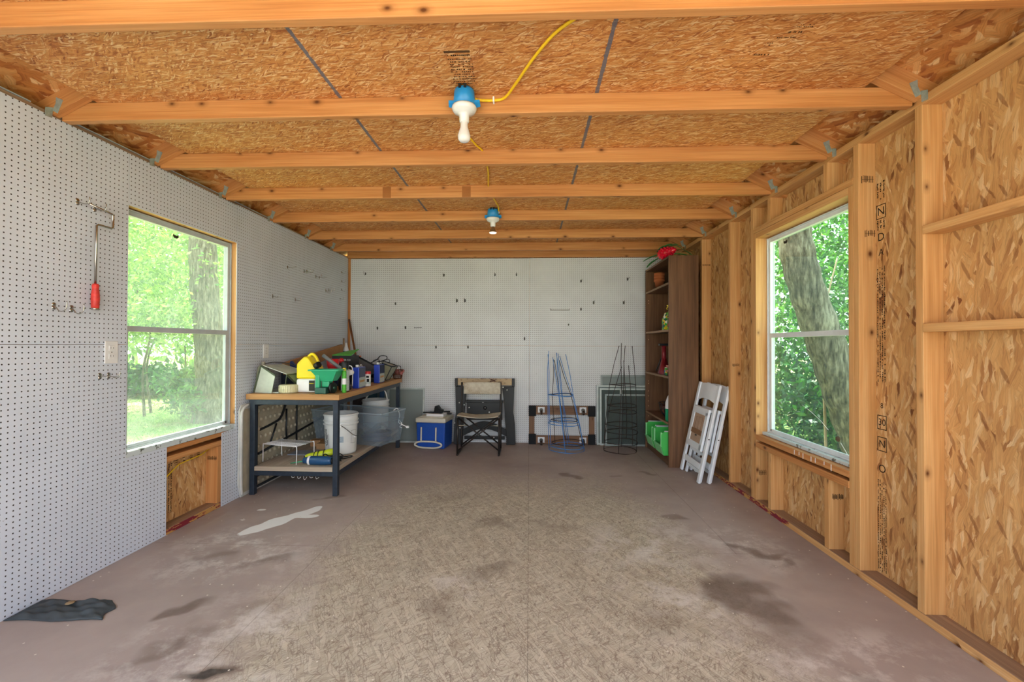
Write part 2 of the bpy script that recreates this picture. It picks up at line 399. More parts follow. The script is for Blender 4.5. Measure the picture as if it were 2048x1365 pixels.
def floor():
    x0, x1, y0, y1 = -2.43, 1.86, Y0 - .05, YE; nx, ny = 286, 382
    gx = np.linspace(x0, x1, nx + 1); gy = np.linspace(y0, y1, ny + 1)
    # pull grid lines onto the sheet seams so each seam is a thin strip
    gx = np.sort(np.concatenate([gx, *[[p - .0035, p, p + .0035] for p in (-1.222, -.003, 1.222)]])); gy = np.sort(np.concatenate([gy, *[[p - .0035, p, p + .0035] for p in (2.605, 2.625, 3.265)]]))
    X, Y = np.meshgrid(gx, gy, indexing='ij'); NX, NY = X.shape
    wx = .05 * np.sin(7.3 * Y + 1.3 * np.sin(5 * X)) + .03 * np.sin(17 * Y + 3 * X) + .02 * np.sin(41 * X + 23 * Y); wy = .05 * np.sin(6.1 * X + 1.7 * np.sin(4 * Y)) + .03 * np.sin(19 * X - 5 * Y) + .02 * np.sin(37 * Y - 19 * X)
    def blob(cx, cy, rx, ry, ro=0., amp=1., soft=.5, wob=1.):
        dx, dy = X + wx * wob - cx, Y + wy * wob - cy; c, s = math.cos(ro), math.sin(ro)
        r = np.sqrt(((c * dx + s * dy) / rx) ** 2 + ((-s * dx + c * dy) / ry) ** 2)
        return amp * np.clip((1.15 - r) / soft, 0, 1)
    stain = np.zeros_like(X); scuff = np.zeros_like(X); spill = np.zeros_like(X)
    for a in ((1.03, 2.26, .17, .15, 0, .80), (1.10, 1.97, .20, .20, .5, .5, .9), (1.16, 2.10, .12, .16, .5, .7), (1.42, 2.66, .13, .05, .3, .72), (1.30, 2.70, .07, .04, 0, .6), (1.50, 2.60, .05, .03, 0, .6), (1.03, 3.16, .10, .06, 0, .55),
              (.41, 4.15, .10, .06, 0, .75), (-.22, 2.33, .12, .13, 0, .55, .9), (-.20, 2.98, .20, .11, 0, .5, .9), (.12, 2.98, .20, .10, 0, .42, .9), (-.35, 2.0, .11, .12, 0, .5, .9), (-1.86, 2.50, .16, .07, .3, .55, .8),
              (-1.50, 2.43, .17, .08, .35, .6, .7), (-1.58, 1.90, .10, .05, .7, .75), (-1.50, 1.68, .2, .05, .6, .6, .8), (-1.24, 1.56, .15, .05, .5, 1.0), (-1.05, 1.62, .03, .015, .5, .9), (-1.28, 1.99, .16, .08, .3, .35, .9), (-1.62, 3.40, .1, .06, 0, .55),
              (.60, 1.95, .16, .15, 0, .4, .9), (1.1, 4.2, .09, .04, 0, .6), (.75, 4.1, .07, .04, 0, .5), (-.6, 3.45, .3, .12, 0, .28, .9), (1.22, 1.72, .10, .12, .4, .5, .8), (-1.38, 1.80, .12, .09, 0, .4, .9), (-.9, 2.9, .2, .06, .2, .3, .9), (.0, 4.4, .5, .12, 0, .2, .9)):
        stain = np.maximum(stain, blob(*a))
    for a in ((.82, 2.18, .45, .3), (.75, 2.75, .5, .4), (1.15, 1.75, .6, .2), (-1.15, 1.88, .35, .3), (-1.4, 1.65, .35, .2), (-1.7, 2.5, .5, .35), (-.35, 2.2, .2, .12), (-1.2, 1.5, .4, .2), (1.35, 2.75, .3, .3)):
        scuff = np.maximum(scuff, blob(*a, 0, .85, .9))
    for a in ((-1.80, 2.84, .17, .07, 1.1, 1.0, .8, .3), (-1.72, 2.97, .20, .085, 1.1, 1.1, .7, .3), (-1.64, 3.10, .13, .07, .9, 1.1, .6, .3), (-1.60, 3.18, .06, .035, 1.3, 1.0, .5, .3), (-1.56, 3.05, .08, .03, .2, 1.0, .5, .3), (-2.0, 3.16, .03, .02, 0, .9, .5, .3), (-2.0, 2.95, .025, .012, 0, .8, .5, .3)):
        spill = np.maximum(spill, blob(*a))
    ex = np.abs(X + .10 + .6 * wx); wear = np.clip((1.50 - ex) / .8, 0, 1) * np.clip((4.9 - Y) / 2.0, .15, 1)
    seam = np.zeros_like(X)
    for ax, p, lo, hi in ((0, -.003, 0, 9), (0, -1.222, 0, 3.3), (1, 3.265, -1.222, 0), (1, 2.605, -2.3, -1.222), (1, 2.625, 0, 1.3), (0, 1.222, 2.62, 5.4)):
        A, B = (X, Y) if ax == 0 else (Y, X); seam = np.maximum(seam, ((np.abs(A - p) < .001) & (B > lo) & (B < hi)) * 1.0)
    me = bpy.data.meshes.new('floor'); co = np.stack([X, Y, np.zeros_like(X)], -1).reshape(-1, 3)
    i, j = np.meshgrid(np.arange(NX - 1), np.arange(NY - 1), indexing='ij'); q = (i * NY + j).ravel(); F = np.stack([q, q + NY, q + NY + 1, q + 1], 1)
    nv = len(co); lo = np.array([[x0, y0, -.03], [x1, y0, -.03], [x1, y1, -.03], [x0, y1, -.03]]); cc = [0, (NX - 1) * NY, NX * NY - 1, NY - 1]
    faces = F.tolist() + [[nv + 3, nv + 2, nv + 1, nv]]
    for k in range(4): faces.append([nv + k, nv + (k + 1) % 4, cc[(k + 1) % 4], cc[k]])
    co = np.concatenate([co, lo]); me.from_pydata(co.tolist(), [], faces)
    for nm, ch in (('marks', (stain, scuff, wear)), ('spill', (spill, seam, seam * 0))):
        ca = me.color_attributes.new(nm, 'FLOAT_COLOR', 'POINT'); d = np.ones((len(co), 4), dtype=np.float32); d[:, :3] = 0
        for k in range(3): d[:nv, k] = ch[k].ravel()
        ca.data.foreach_set('color', d.ravel())
    ul = me.uv_layers.new(name='UVMap'); vi = np.empty(len(me.loops), dtype=np.int32); me.loops.foreach_get('vertex_index', vi); ul.data.foreach_set('uv', co[vi][:, :2].astype(np.float32).ravel())
    me.materials.append(M['floor']); o = bpy.data.objects.new('floor', me); COL.objects.link(o)
    tag(o, 'worn brown painted board floor with stains', 'floor', kind='structure')
floor()

# ---- wall on the bare-stud side
def wall_right():
    W0, W1, Z0, Z1 = 2.461, 3.44, .545, 2.06
    m = MB()
    for a in ((Y0, W0, -.03, 2.36), (W1, YE, -.03, 2.36), (W0, W1, -.03, Z0 - .02), (W0, W1, Z1, 2.36)):
        m.box(XRO, XRO + .012, *a, 1, True)
    w = tag(m.build('wall_right', M['osb_wall']), 'bare stud wall sheathed in strand board with window', 'wall', kind='structure')
    def part(name, mat='stud', **k):
        return lambda b: b.build(name, M[mat], w, **k)
    def B(name, mat, x0, x1, y0, y1, z0, z1, bevel=.002):
        return MB().box(x0, x1, y0, y1, z0, z1).build(name, M[mat], w, bevel=bevel)
    B('bottom_plate', 'plate', XR + .001, XRO, Y0, YE - .1, 0, .038)
    B('plate_edge', 'stud', XR - .0005, XR + .001, Y0, 3.02, .001, .036, 0)
    B('plate_edge', 'redpaint', XR - .0005, XR + .001, 3.02, YE - .1, .001, .036, 0)
    B('top_plate', 'stud', XR, XRO, Y0, YE - .1, 2.312, 2.350)
    for y in (.806, 1.416, 2.026, 2.404, 3.497, 3.885, 4.511, 5.12, 5.44):
        B('stud', 'stud', XR, XRO, y - .019, y + .019, .038, 2.312)
    for y in (2.442, 3.459): B('jack_stud', 'stud', XR, XRO, y - .019, y + .019, .038, 2.105)
    for y in (2.644, 3.254):
        B('cripple_stud', 'stud', XR, XRO, y - .019, y + .019, .038, .448)
        B('cripple_stud', 'stud', XR, XRO, y - .019, y + .019, 2.145, 2.312)
    B('header', 'stud', XR - .001, XRO, 2.423, 3.478, 2.1065, 2.145)
    B('header', 'stud', XR, XRO, 2.461, 3.44, 2.062, 2.1045)
    B('sill_board', 'joist', XR - .002, XRO, 2.461, 3.44, .505, .543)
    B('sill_board', 'joist', XR - .004, XRO, 2.461, 3.44, .448, .487)
    B('blocking', 'stud', XR - .003, XRO, 1.435, 2.007, 1.728, 1.766)
    B('blocking', 'stud', XR - .003, XRO, 1.435, 2.007, 1.291, 1.329)
    for k, (y, h) in enumerate(((2.95, .03), (2.90, .022), (2.86, .035), (2.78, .03), (2.74, .028), (2.60, .04), (2.66, .02))):
        B('white_drip', 'white_plastic', XR - .0035, XR - .0015, y - .002, y + .002, .541 - h, .541, 0)
    # printed marks
    def mark(body, y, z, size, x=XRO - .0008, sx=1.0):
        text(body, size, frame4((x, y, z), (0, -1, 0), (0, 0, 1)), M['ink'], w, 'stamp', V(), 'CENTER', sx)
    for body, z, sz in (('N', 1.935, .060), ('D', 1.800, .060), ('A', 1.720, .050), ('8', .915, .040), ('30', .828, .050), ('N', .715, .055), ('O', .585, .060)): mark(body, 2.350, z, sz)
    for z0, z1, rows in ((1.04, 1.64, 4), (.05, .52, 5), (1.84, 1.89, 3), (2.0, 2.09, 3)): stamp_block(w, XRO - .0008, 2.322, 2.382, z0, z1, rows, 'x')
    for z in (.828, 1.935, .715): frame_outline(w, XRO - .0008, 2.350, z, .060, .075)
    for y, z, x0, x1, h, mt in ((2.3845, 2.12, 1.768, 1.832, .045, 'ink_faint'), (2.3845, 1.83, 1.785, 1.84, .040, 'ink_faint'), (2.6245, .345, 1.775, 1.808, .036, 'ink'), (2.6245, .345, 1.812, 1.838, .036, 'ink'), (3.4395, .25, 1.775, 1.83, .045, 'ink_faint'), (4.4915, 2.05, 1.76, 1.84, .020, 'ink_faint'), (3.8655, 1.06, 1.77, 1.83, .030, 'ink_faint')):
        bars(w, y - .0006, x0, x1, z, h, mt)
    return w
def stamp_block(parent, x, y0, y1, z0, z1, rows, axis, mat='ink', seed=3):
    """lines of print too small to read: short strokes in rows"""
    r = random.Random(seed + int(z0 * 100)); m = MB()
    if axis == 'z':
        for k in range(rows):
            b0 = z0 + (z1 - z0) * (k + .2) / rows; b1 = z0 + (z1 - z0) * (k + .75) / rows; a = y0 + r.uniform(0, .1) * (y1 - y0)
            while a < y1:
                l = r.uniform(.003, .010)
                if r.random() < .75: m.face([(a, b0, x), (a, b1 - (b1 - b0) * r.uniform(0, .4), x), (a + l * .7, b1 - (b1 - b0) * r.uniform(0, .4), x), (a + l * .7, b0, x)])
                a += l
        return m.build('stamp', M[mat], parent, off=V())
    for k in range(rows):
        u0 = y0 + (y1 - y0) * (k + .15) / rows; u1 = y0 + (y1 - y0) * (k + .75) / rows; z = z0
        while z < z1:
            l = r.uniform(.003, .012)
            if r.random() < .78:
                a, b = (u0 + (u1 - u0) * r.uniform(0, .3), u1 - (u1 - u0) * r.uniform(0, .3))
                if axis == 'x': m.face([(x, a, z), (x, a, z + l * .7), (x, b, z + l * .7), (x, b, z)])
                else: m.face([(a, z, x), (a, z + l * .7, x), (b, z + l * .7, x), (b, z, x)])
            z += l
    return m.build('stamp', M[mat], parent, off=V())
def bars(parent, y, x0, x1, z, h, mat):
    """a smudged lumber stamp: upright strokes too blurred to read"""
    r = random.Random(int(z * 1000)); m = MB(); x = x0
    while x < x1:
        wd = r.uniform(.002, .005); a, b = z - h / 2 * r.uniform(.6, 1), z + h / 2 * r.uniform(.6, 1)
        m.face([(x, y, a), (min(x + wd, x1), y, a), (min(x + wd, x1), y, b), (x, y, b)]); x += wd + r.uniform(.002, .006)
    m.face([(x0, y + .0002, z - h * .05), (x1, y + .0002, z - h * .05), (x1, y + .0002, z + h * .01), (x0, y + .0002, z + h * .01)]); m.build('stamp', M[mat], parent, off=V())
def frame_outline(parent, x, y, z, w, h, t=.004):
    m = MB()
    for a in ((y - w / 2, y + w / 2, z - h / 2, z - h / 2 + t), (y - w / 2, y + w / 2, z + h / 2 - t, z + h / 2), (y - w / 2, y - w / 2 + t, z - h / 2, z + h / 2), (y + w / 2 - t, y + w / 2, z - h / 2, z + h / 2)):
        m.face([(x, a[0], a[2]), (x, a[0], a[3]), (x, a[1], a[3]), (x, a[1], a[2])])
    m.build('stamp_frame', M['ink'], parent, off=V())
wall_right()

# ---- pegboard wall with the other window
def wall_left():
    W0, W1, Z0, Z1 = 2.417, 3.365, .565, 2.03
    m = MB()
    for a in ((Y0, W0, -.03, 2.36), (W1, YE, -.03, 2.36), (W0, W1, -.03, Z0 - .03), (W0, W1, Z1, 2.36)):
        m.box(XLO - .012, XLO, *a, 1, True)
    w = tag(m.build('wall_left', M['osb_wall']), 'white pegboard wall with window and cut-out below it', 'wall', kind='structure')
    x0, g = XL - .004, .0012
    def panel(poly):
        # the polygon in (y, z)
        MB().prism([(x0, y, z) for y, z in poly], (.004, 0, 0)).build('pegboard_panel', M['peg_left'], w)
    def rect(a, b, c, d): panel([(a + g, c + g), (b - g, c + g), (b - g, d - g), (a + g, d - g)])
    rect(Y0, 2.417, 1.222, 2.332)
    panel([(Y0, .001), (2.70, .001), (2.70, .566), (2.417, .566), (2.417, 1.222 - g), (Y0, 1.222 - g)])
    rect(2.417, 3.348, 2.03, 2.332)
    rect(3.348, 5.462, 1.222, 2.336)
    panel([(3.20, .001), (5.462, .001), (5.462, 1.222 - g), (3.348, 1.222 - g), (3.348, .566), (3.20, .556)])
    def B(name, mat, x0, x1, y0, y1, z0, z1, bevel=.002): return MB().box(x0, x1, y0, y1, z0, z1).build(name, M[mat], w, bevel=bevel)
    B('bottom_plate', 'plate', XLO, x0 - .001, Y0, YE - .1, 0, .038)
    B('plate_edge', 'redpaint', x0 - .001, x0 + .001, 2.703, 3.197, .001, .036, 0)
    B('top_plate', 'plate', XLO, x0 - .001, Y0, YE - .1, 2.312, 2.350)
    for a in ((1.0, 1.66), (1.68, 1.92), (2.06, 2.62), (2.66, 3.22), (3.3, 3.82)): B('flashing_strip', 'pale_strip', XLO + .03, x0 + .002, a[0], a[1], 2.351, 2.356, 0)
    for y in (2.395, 3.181, 3.39): B('stud', 'joist', XLO, x0 - .001, y - .019, y + .019, .038, 2.312 if y in (2.395, 3.39) else .462)
    B('sill_board', 'joist', XLO, x0 - .001, 2.43, 3.36, .530, .560)
    B('sill_board', 'joist', XLO, x0 - .001, 2.43, 3.36, .464, .501)
    B('header', 'stud', XLO, x0 - .001, 2.417, 3.371, 2.033, 2.071)
    B('window_jamb', 'stud', XLO, x0 - .001, 3.3655, 3.371, .565, 2.033)
    stamp_block(w, XLO + .0008, 2.72, 2.86, .09, .42, 7, 'x')
    stamp_block(w, XLO + .0008, 2.86, 3.12, .40, .455, 4, 'x', 'ink_faint')
    bars(w, 3.1614, -2.40, -2.33, .375, .035, 'ink')
    MB().tube([(-2.36, 2.69, .325), (-2.365, 2.80, .385), (-2.37, 2.86, .412), (-2.375, 2.97, .418), (-2.372, 3.06, .425), (-2.365, 3.155, .46)], .004, 6).build('loose_cable', M['yellow_cable'], w)
    return w
wall_left()

# ---- pegboard end wall
def wall_back():
    m = MB(); m.box(-2.43, 1.86, YE - .012, YE, -.03, 2.36, 0, True)
    m.prism([(-2.43, YE, 2.36), (1.86, YE, 2.36), (-.285, YE, 3.43)], (0, -.012, 0))  # unseen gable end, put in to keep the attic dark
    w = tag(m.build('wall_back', M['osb_wall']), 'white pegboard end wall facing the doorway', 'wall', kind='structure')
    g = .0012
    for a, b, c, d in ((-2.289, 0, 1.222, 2.325), (0, 1.75, 1.220, 2.328), (-2.289, 0, .001, 1.222), (0, 1.75, .001, 1.220)):
        MB().box(a + g, b - g, YB, YB + .004, c + g, d - g).build('pegboard_panel', M['peg_back'], w)
    MB().box(-2.318, -2.289, YB - .004, YB + .03, 0, 2.33).build('corner_stud', M['joist'], w)
    return w
wall_back()

# ---- ceiling and roof
m = MB(); m.box(-2.135, 1.535, Y0, YB + .09, HC + .0005, HC + .012, 0, True)
ceil = tag(m.build('ceiling', M['osb_ceiling']), 'orange strand board ceiling laid over the joists', 'ceiling', kind='structure')
stamp_block(ceil, HC - .0006, -.345, -.245, 1.780, 1.965, 11, 'z', 'ink_faint', 5)
stamp_block(ceil, HC - .0006, -.350, -.245, 1.755, 1.775, 1, 'z', 'ink', 15)
m = MB(); z = HC - .0007; m.face([(-.352, 1.735, z), (-.352, 1.748, z), (-.245, 1.748, z), (-.245, 1.735, z)]); m.build('stamp', M['ink_faint'], ceil, off=V())
stamp_block(ceil, HC - .0006, .40, .66, 2.64, 2.652, 1, 'z', 'ink_faint', 6)
for k, (a, b, c, d, n) in enumerate(((.99, 1.05, 1.635, 1.655, 2), (.975, 1.03, 1.668, 1.688, 1), (.95, 1.02, 1.70, 1.712, 1), (.925, .95, 1.73, 1.752, 2), (.90, .97, 1.795, 1.815, 1))): stamp_block(ceil, HC - .0006, a, b, c, d, n, 'z', 'ink_faint', 8 + k)
CX = -.285
def slope(sx):
    zin, zout = 2.339 + .5 * 2.042 + .1, 2.339 - .5 * .36 + .1
    a, b = (CX, zin), (CX + sx * (2.042 + .36), zout)
    p = MB(); t = V((0, 0, .012))
    q = [V((a[0], -.3, a[1])), V((b[0], -.3, b[1])), V((b[0], 5.75, b[1])), V((a[0], 5.75, a[1]))]
    L = (V((a[0], 0, a[1])) - V((b[0], 0, b[1]))).length
    p.face(q if sx < 0 else q[::-1], [(0, 0), (L, 0), (L, 6.05), (0, 6.05)] if sx < 0 else [(0, 6.05), (L, 6.05), (L, 0), (0, 0)])
    q2 = [x + t for x in q]; p.face(q2[::-1] if sx < 0 else q2)
    for i in range(4): j = (i + 1) % 4; p.face([q[i], q[j], q2[j], q2[i]])
    o = tag(p.build('roof_slope', M['osb_roof']), 'sloping strand board roof deck over the %s' % ('bare stud wall' if sx > 0 else 'pegboard wall'), 'roof', kind='structure')
    e = MB(); xo = CX + sx * (2.042 + .34); xi = XRO + .013 if sx > 0 else XLO - .013
    e.box(min(xi, xo), max(xi, xo), -.3, 5.75, 2.16, 2.17); e.box(xo - .01, xo + .01, -.3, 5.75, 2.16, zout)
    tag(e.build('trim_%d' % (1 if sx > 0 else 2), M['plate']), 'eave soffit and fascia board outside the wall', 'trim', kind='structure')
slope(1); slope(-1)
m = MB(); m.prism([(-2.43, Y0, 2.36), (1.86, Y0, 2.36), (CX, Y0, 3.43)], (0, .012, 0)); tag(m.build('wall_front', M['osb_roof']), 'gable panel above the open doorway', 'wall', kind='structure')  # unseen gable over the doorway, put in to keep the attic dark

# ---- trusses: joist + two rafter tails + steel ties
TY = (1.469, 2.088, 2.661, 3.251, 3.856, 4.491, 5.062, 5.466)
TL = ('roof truss nearest the doorway, its joist crossing the whole top of the view', 'second roof truss from the doorway, carrying the white round bulb on its joist',
      'third roof truss from the doorway, just behind the white round bulb', 'fourth roof truss from the doorway, with square burn marks on its joist',
      'fifth roof truss from the doorway, carrying the floodlight bulb', 'sixth roof truss from the doorway, just behind the floodlight bulb',
      'seventh roof truss from the doorway, last one before the pegboard end wall', 'end joist lying flat against the top of the pegboard end wall')
def truss(i, yb):
    t = thing('roof_truss', (CX, yb - .019, HJ), TL[i], 'truss', 'roof trusses across the ceiling')
    MB().box(XL + .002, XR - .003, yb - .038, yb, HJ, HC).build('joist', M['joist'], t, bevel=.003)
    if i == 7: return
    yf = yb - .039
    for sx in (1, -1):
        z = lambda x: 2.3395 - .5 * ((x - CX) * sx - 2.042) + .0498
        x0, x1 = CX + sx * 1.60, CX + sx * 2.36
        MB().beam((x0, yf - .019, z(x0)), (x1, yf - .019, z(x1)), .038, .089, (sx * .447, 0, .894)).build('rafter', M['joist'], t, bevel=.002)
        k = MB(); xp = XR if sx > 0 else XL; y = yf - .0385
        xq = xp - sx * .012
        k.prism([(xq - sx * .040, y, 2.41), (xq - sx * .005, y, 2.425), (xq - sx * .004, y, 2.395), (xq + sx * .012, y, 2.36), (xq - sx * .014, y, 2.345), (xq - sx * .030, y, 2.385)], (0, -.0018, 0))
        k.prism([(xp - sx * .001, y - .001, 2.375), (xp - sx * .001, y - .034, 2.36), (xp - sx * .001, y - .034, 2.318), (xp - sx * .001, y - .004, 2.322)], (-sx * .0018, 0, 0))
        k.build('hurricane_tie', M['galv'], t)
for i, y in enumerate(TY): truss(i, y)
k = [o for o in bpy.data.objects if o.name.startswith('roof_truss')][3]; j = [c for c in k.children if c.name.startswith('joist')][0]; M['burn'] = plain('brown burn mark', '#99612f', .6)
for a, b in ((-1.105, -1.042), (-.505, -.440)):
    m = MB(); m.face([(a, 3.2126, 2.331), (b, 3.2126, 2.331), (b, 3.2126, 2.412), (a, 3.2126, 2.412)]); m.build('burn_mark', M['burn'], j)

# ---- windows
def glass_mat(name, haze, tint, hz='#dfe8df'):
    t = NT(name); tr = t.n('ShaderNodeBsdfTransparent'); tr.inputs[0].default_value = lin(tint)
    tl = t.n('ShaderNodeBsdfTranslucent'); tl.inputs[0].default_value = lin(hz)
    gl = t.n('ShaderNodeBsdfGlossy'); gl.inputs['Roughness'].default_value = .03
    n = t.noise(t.obj(), 3.0, 5, .7)[0]
    m1 = t.n('ShaderNodeMixShader'); t.link(t.math('MULTIPLY', t.ramp(n, [(.3, .5), (.75, 1.3)]), haze), m1.inputs[0]); t.link(tr.outputs[0], m1.inputs[1]); t.link(tl.outputs[0], m1.inputs[2])
    m2 = t.n('ShaderNodeMixShader'); fr = t.n('ShaderNodeFresnel'); fr.inputs[0].default_value = 1.45
    t.link(t.math('MULTIPLY', fr.outputs[0], .10), m2.inputs[0]); t.link(m1.outputs[0], m2.inputs[1]); t.link(gl.outputs[0], m2.inputs[2])
    t.link(m2.outputs[0], t.out.inputs[0]); t.N.remove(t.b); return t.m
M['glass_dusty'] = glass_mat('dusty window glass', .09, '#f4fbf4')
M['glass_clear'] = glass_mat('window glass', .02, '#eaf6ee', '#cfe0da')
def screen_mat(name, open_, col):
    t = NT(name); tr = t.n('ShaderNodeBsdfTransparent'); d = t.n('ShaderNodeBsdfDiffuse'); d.inputs[0].default_value = lin(col)
    mx = t.n('ShaderNodeMixShader'); mx.inputs[0].default_value = 1 - open_; t.link(tr.outputs[0], mx.inputs[1]); t.link(d.outputs[0], mx.inputs[2]); t.link(mx.outputs[0], t.out.inputs[0]); t.N.remove(t.b); return t.m
M['fly_screen'] = screen_mat('grey fly screen', .80, '#4a4d48')
M['screen_dark'] = screen_mat('dark window screen cloth', .30, '#5a635e')
M['screen_pale'] = screen_mat('pale window screen cloth', .42, '#8b9a94')
def window(n, xg, sx, y0, y1, z0, z1, zr, fw, glass, label, al='alu'):
    """aluminium single-hung window; xg plane of the frame, sx the way into the room, frame face fw wide"""
    f = MB(); xa, xb = xg, xg + sx * .035
    f.box(xa, xb, y0, y0 + fw, z0, z1); f.box(xa, xb, y1 - fw, y1, z0, z1); f.box(xa, xb, y0 + fw, y1 - fw, z1 - fw, z1)
    f.box(xa, xb + sx * .004, y0, y1, z0, z0 + fw * .9)
    # a raised bead round the inside
    f.box(xb, xb + sx * .008, y0 + .004, y0 + .012, z0, z1); f.box(xb, xb + sx * .008, y1 - .012, y1 - .004, z0, z1); f.box(xb, xb + sx * .008, y0, y1, z1 - .012, z1 - .004)
    w = tag(f.build('window_%d' % n, M[al], bevel=.0015), label, 'window', kind='structure')
    MB().box(xa + sx * .004, xb + sx * .006, y0 + fw, y1 - fw, zr - .018, zr + .016).build('meeting_rail', M[al], w, bevel=.002)
    s = MB(); i = .018; a, b, c, d = y0 + fw, y1 - fw, z0 + fw * .9, zr - .018
    s.box(xb - sx * .014, xb + sx * .002, a, a + i, c, d); s.box(xb - sx * .014, xb + sx * .002, b - i, b, c, d); s.box(xb - sx * .014, xb + sx * .002, a, b, c, c + i)
    s.build('lower_sash', M[al], w, bevel=.0015)
    MB().box(xa + sx * .010, xa + sx * .013, y0 + fw, y1 - fw, zr, z1 - fw).build('pane', glass, w)
    MB().box(xb - sx * .008, xb - sx * .005, a + i * .5, b - i * .5, c + i * .5, d).build('pane', glass, w)
    q = MB(); x = xa + sx * .003
    q.face([(x, a, c), (x, b, c), (x, b, zr), (x, a, zr)]); q.build('fly_screen', M['fly_screen'], w)
    return w
w1 = window(1, -2.412, 1, 2.425, 3.365, .575, 2.03, 1.318, .038, M['glass_dusty'], 'aluminium sash window in the white pegboard wall', 'alu_grey')
MB().box(-2.375, -2.3226, 2.42, 3.364, .5615, .598).build('sill_ledge', M['sill_flake'], w1, bevel=.003)
w2 = window(2, 1.878, -1, 2.463, 3.438, .546, 2.058, 1.308, .036, M['glass_clear'], 'aluminium sash window in the bare stud wall')
MB().box(1.80, 1.846, 2.463, 3.438, .5445, .566).build('sill_ledge', M['sill_flake'], w2, bevel=.002)
c = MB(); c.tube([(1.8435, 3.02, .83), (1.8435, 2.93, .80), (1.8435, 2.83, .755), (1.8435, 2.76, .71)], .0012, 5); c.tube([(1.8435, 2.655, .655), (1.8435, 2.60, .60), (1.8435, 2.55, .52)], .0016, 5); c.build('crack', M['white_plastic'], w2)
tag(MB().lathe([(0, 0), (.012, .002), (.018, .007), (.012, .016), (0, .02)], (1.843, 2.664, .675), (-1, 0, 0), 12).build('glass_hole', plain('hole brown', '#5a4a38', .9), at=(1.843, 2.664, .675)), 'small brown blob standing in for a hole in the lower window glass', 'nest')  # brown blob made up in place of the dark hole in the cracked pane

stamp_block(w2, 1.8384, 3.345, 3.425, .552, .562, 1, 'x', 'ink')
M['moth'] = plain('dusty dark wing', '#2f2a1c', .9)
def moth(c, d, label):
    t = thing('moth', c, label, 'moth'); c = V(c); d = V(d); y, z = V((0, 1, 0)), V((0, 0, 1))
    for s in (-1, 1):
        MB().prism([c + y * s * .001, c + y * s * .020 + z * .010, c + y * s * .024 - z * .004, c + y * s * .010 - z * .016, c + y * s * .002 - z * .012], d * .002).build('wing', M['moth'], t)
    MB().lathe([(0, 0), (.003, .006), (.003, .018), (0, .026)], c - z * .016, z, 8).build('body', M['moth'], t)
moth((1.852, 3.215, 1.985), (-1, 0, 0), 'small dark moth at the top of the stud-wall window')
moth((-2.385, 2.83, 1.955), (1, 0, 0), 'small dark moth under the top rail of the pegboard-wall window')
# ------------------------------------------------------------------ the workbench and what is on it
M['bench_top'] = lumber('butcher block bench top', [(.25, '#9a6a3c'), (.5, '#b98a56'), (.75, '#d3ab77')], False)
M['bench_steel'] = plain('blue black bench steel', '#2c3643', .45, .3, .5, .3, 30)
M['shelf_board'] = lumber('dusty shelf board', [(.25, '#8d7b69'), (.5, '#b0a08d'), (.75, '#cfc4b4')], False)
BT = .822
t = thing('workbench', (-1.92, 4.32, 0), 'long workbench with wooden top and blue-black steel legs along the pegboard wall', 'workbench')
MB().box(-2.304, -1.533, 3.45, 5.19, .777, BT, 1).build('bench_top', M['bench_top'], t, bevel=.003)
for x, y in ((-2.255, 3.48), (-1.566, 3.48), (-2.255, 5.14), (-1.566, 5.14)):
    MB().box(x - .02, x + .02, y - .02, y + .02, 0, .776).build('leg', M['bench_steel'], t, bevel=.002)
for a in ((-2.235, -1.586, 3.462, 3.498, .735, .776), (-2.235, -1.586, 5.122, 5.158, .735, .776), (-2.273, -2.237, 3.5, 5.12, .735, .776), (-1.584, -1.548, 3.5, 5.12, .735, .776),
          (-2.235, -1.586, 3.462, 3.498, .158, .196), (-2.235, -1.586, 5.122, 5.158, .158, .196), (-2.273, -2.237, 3.5, 5.12, .158, .196), (-1.584, -1.548, 3.5, 5.12, .158, .196)):
    MB().box(*a).build('rail', M['bench_steel'], t, bevel=.002)
MB().box(-2.234, -1.550, 3.500, 5.12, .1965, .233, 1).build('lower_shelf', M['shelf_board'], t, bevel=.002)
MB().box(-2.234, -1.588, 3.459, 3.500, .1965, .233, 0).build('lower_shelf', M['shelf_board'], t, bevel=.002)
m = MB()
for k in range(5):
    x = -1.93 + k * .05; m.tube(curve([(x, 3.47, .158), (x + .01, 3.465, .145 - .008 * (k % 3)), (x + .03, 3.468, .15)], 4), .0012, 4)
m.build('loose_fibre', M['white_plastic'], t)
SH = .233

# folding table leaning behind it
M['table_plastic'] = plain('dirty white table plastic', '#c9c8c2', .5, 0, .4, .2, 6)
t = thing('folding_table', (-2.30, 4.3, 0), 'white plastic folding table stood on edge behind the workbench', 'table')
P = [(y, z) for y, z in ((3.40, 0), (5.2, 0), (5.22, .04), (5.22, .70), (5.18, .74), (3.44, .745), (3.395, .735), (3.372, .70), (3.368, .1))]
MB().prism([(-2.315, y, z) for y, z in P], (.014, 0, 0)).build('table_top', M['table_plastic'], t, bevel=.004)
m = MB()
m.tube(curve([(-2.296, 3.40, .02), (-2.295, 3.385, .15), (-2.294, 3.385, .60), (-2.294, 3.40, .70), (-2.294, 3.47, .735)], 6), .012, 8)
m.build('rim', M['table_plastic'], t)
m = MB()
for i in range(24):
    for j in range(9):
        y = 3.55 + i * .068 + (j % 2) * .034; z = .06 + j * .075
        m.lathe([(.019, 0), (.013, .010), (.004, .012), (0, .012)], (-2.301, y, z), (1, 0, 0), 8)
m.box(-2.3012, -2.3005, 3.42, 5.16, .03, .70)
m.build('underside', plain('grubby beige table underside', '#b3a892', .55, 0, .35, .25, 7), t)
def tb(name, *segs, r=.0108):
    m = MB()
    for s in segs: m.tube(curve(s, 5) if len(s) > 2 else s, r, 8)
    m.build(name, M['black_metal'], t)
xa = -2.2885
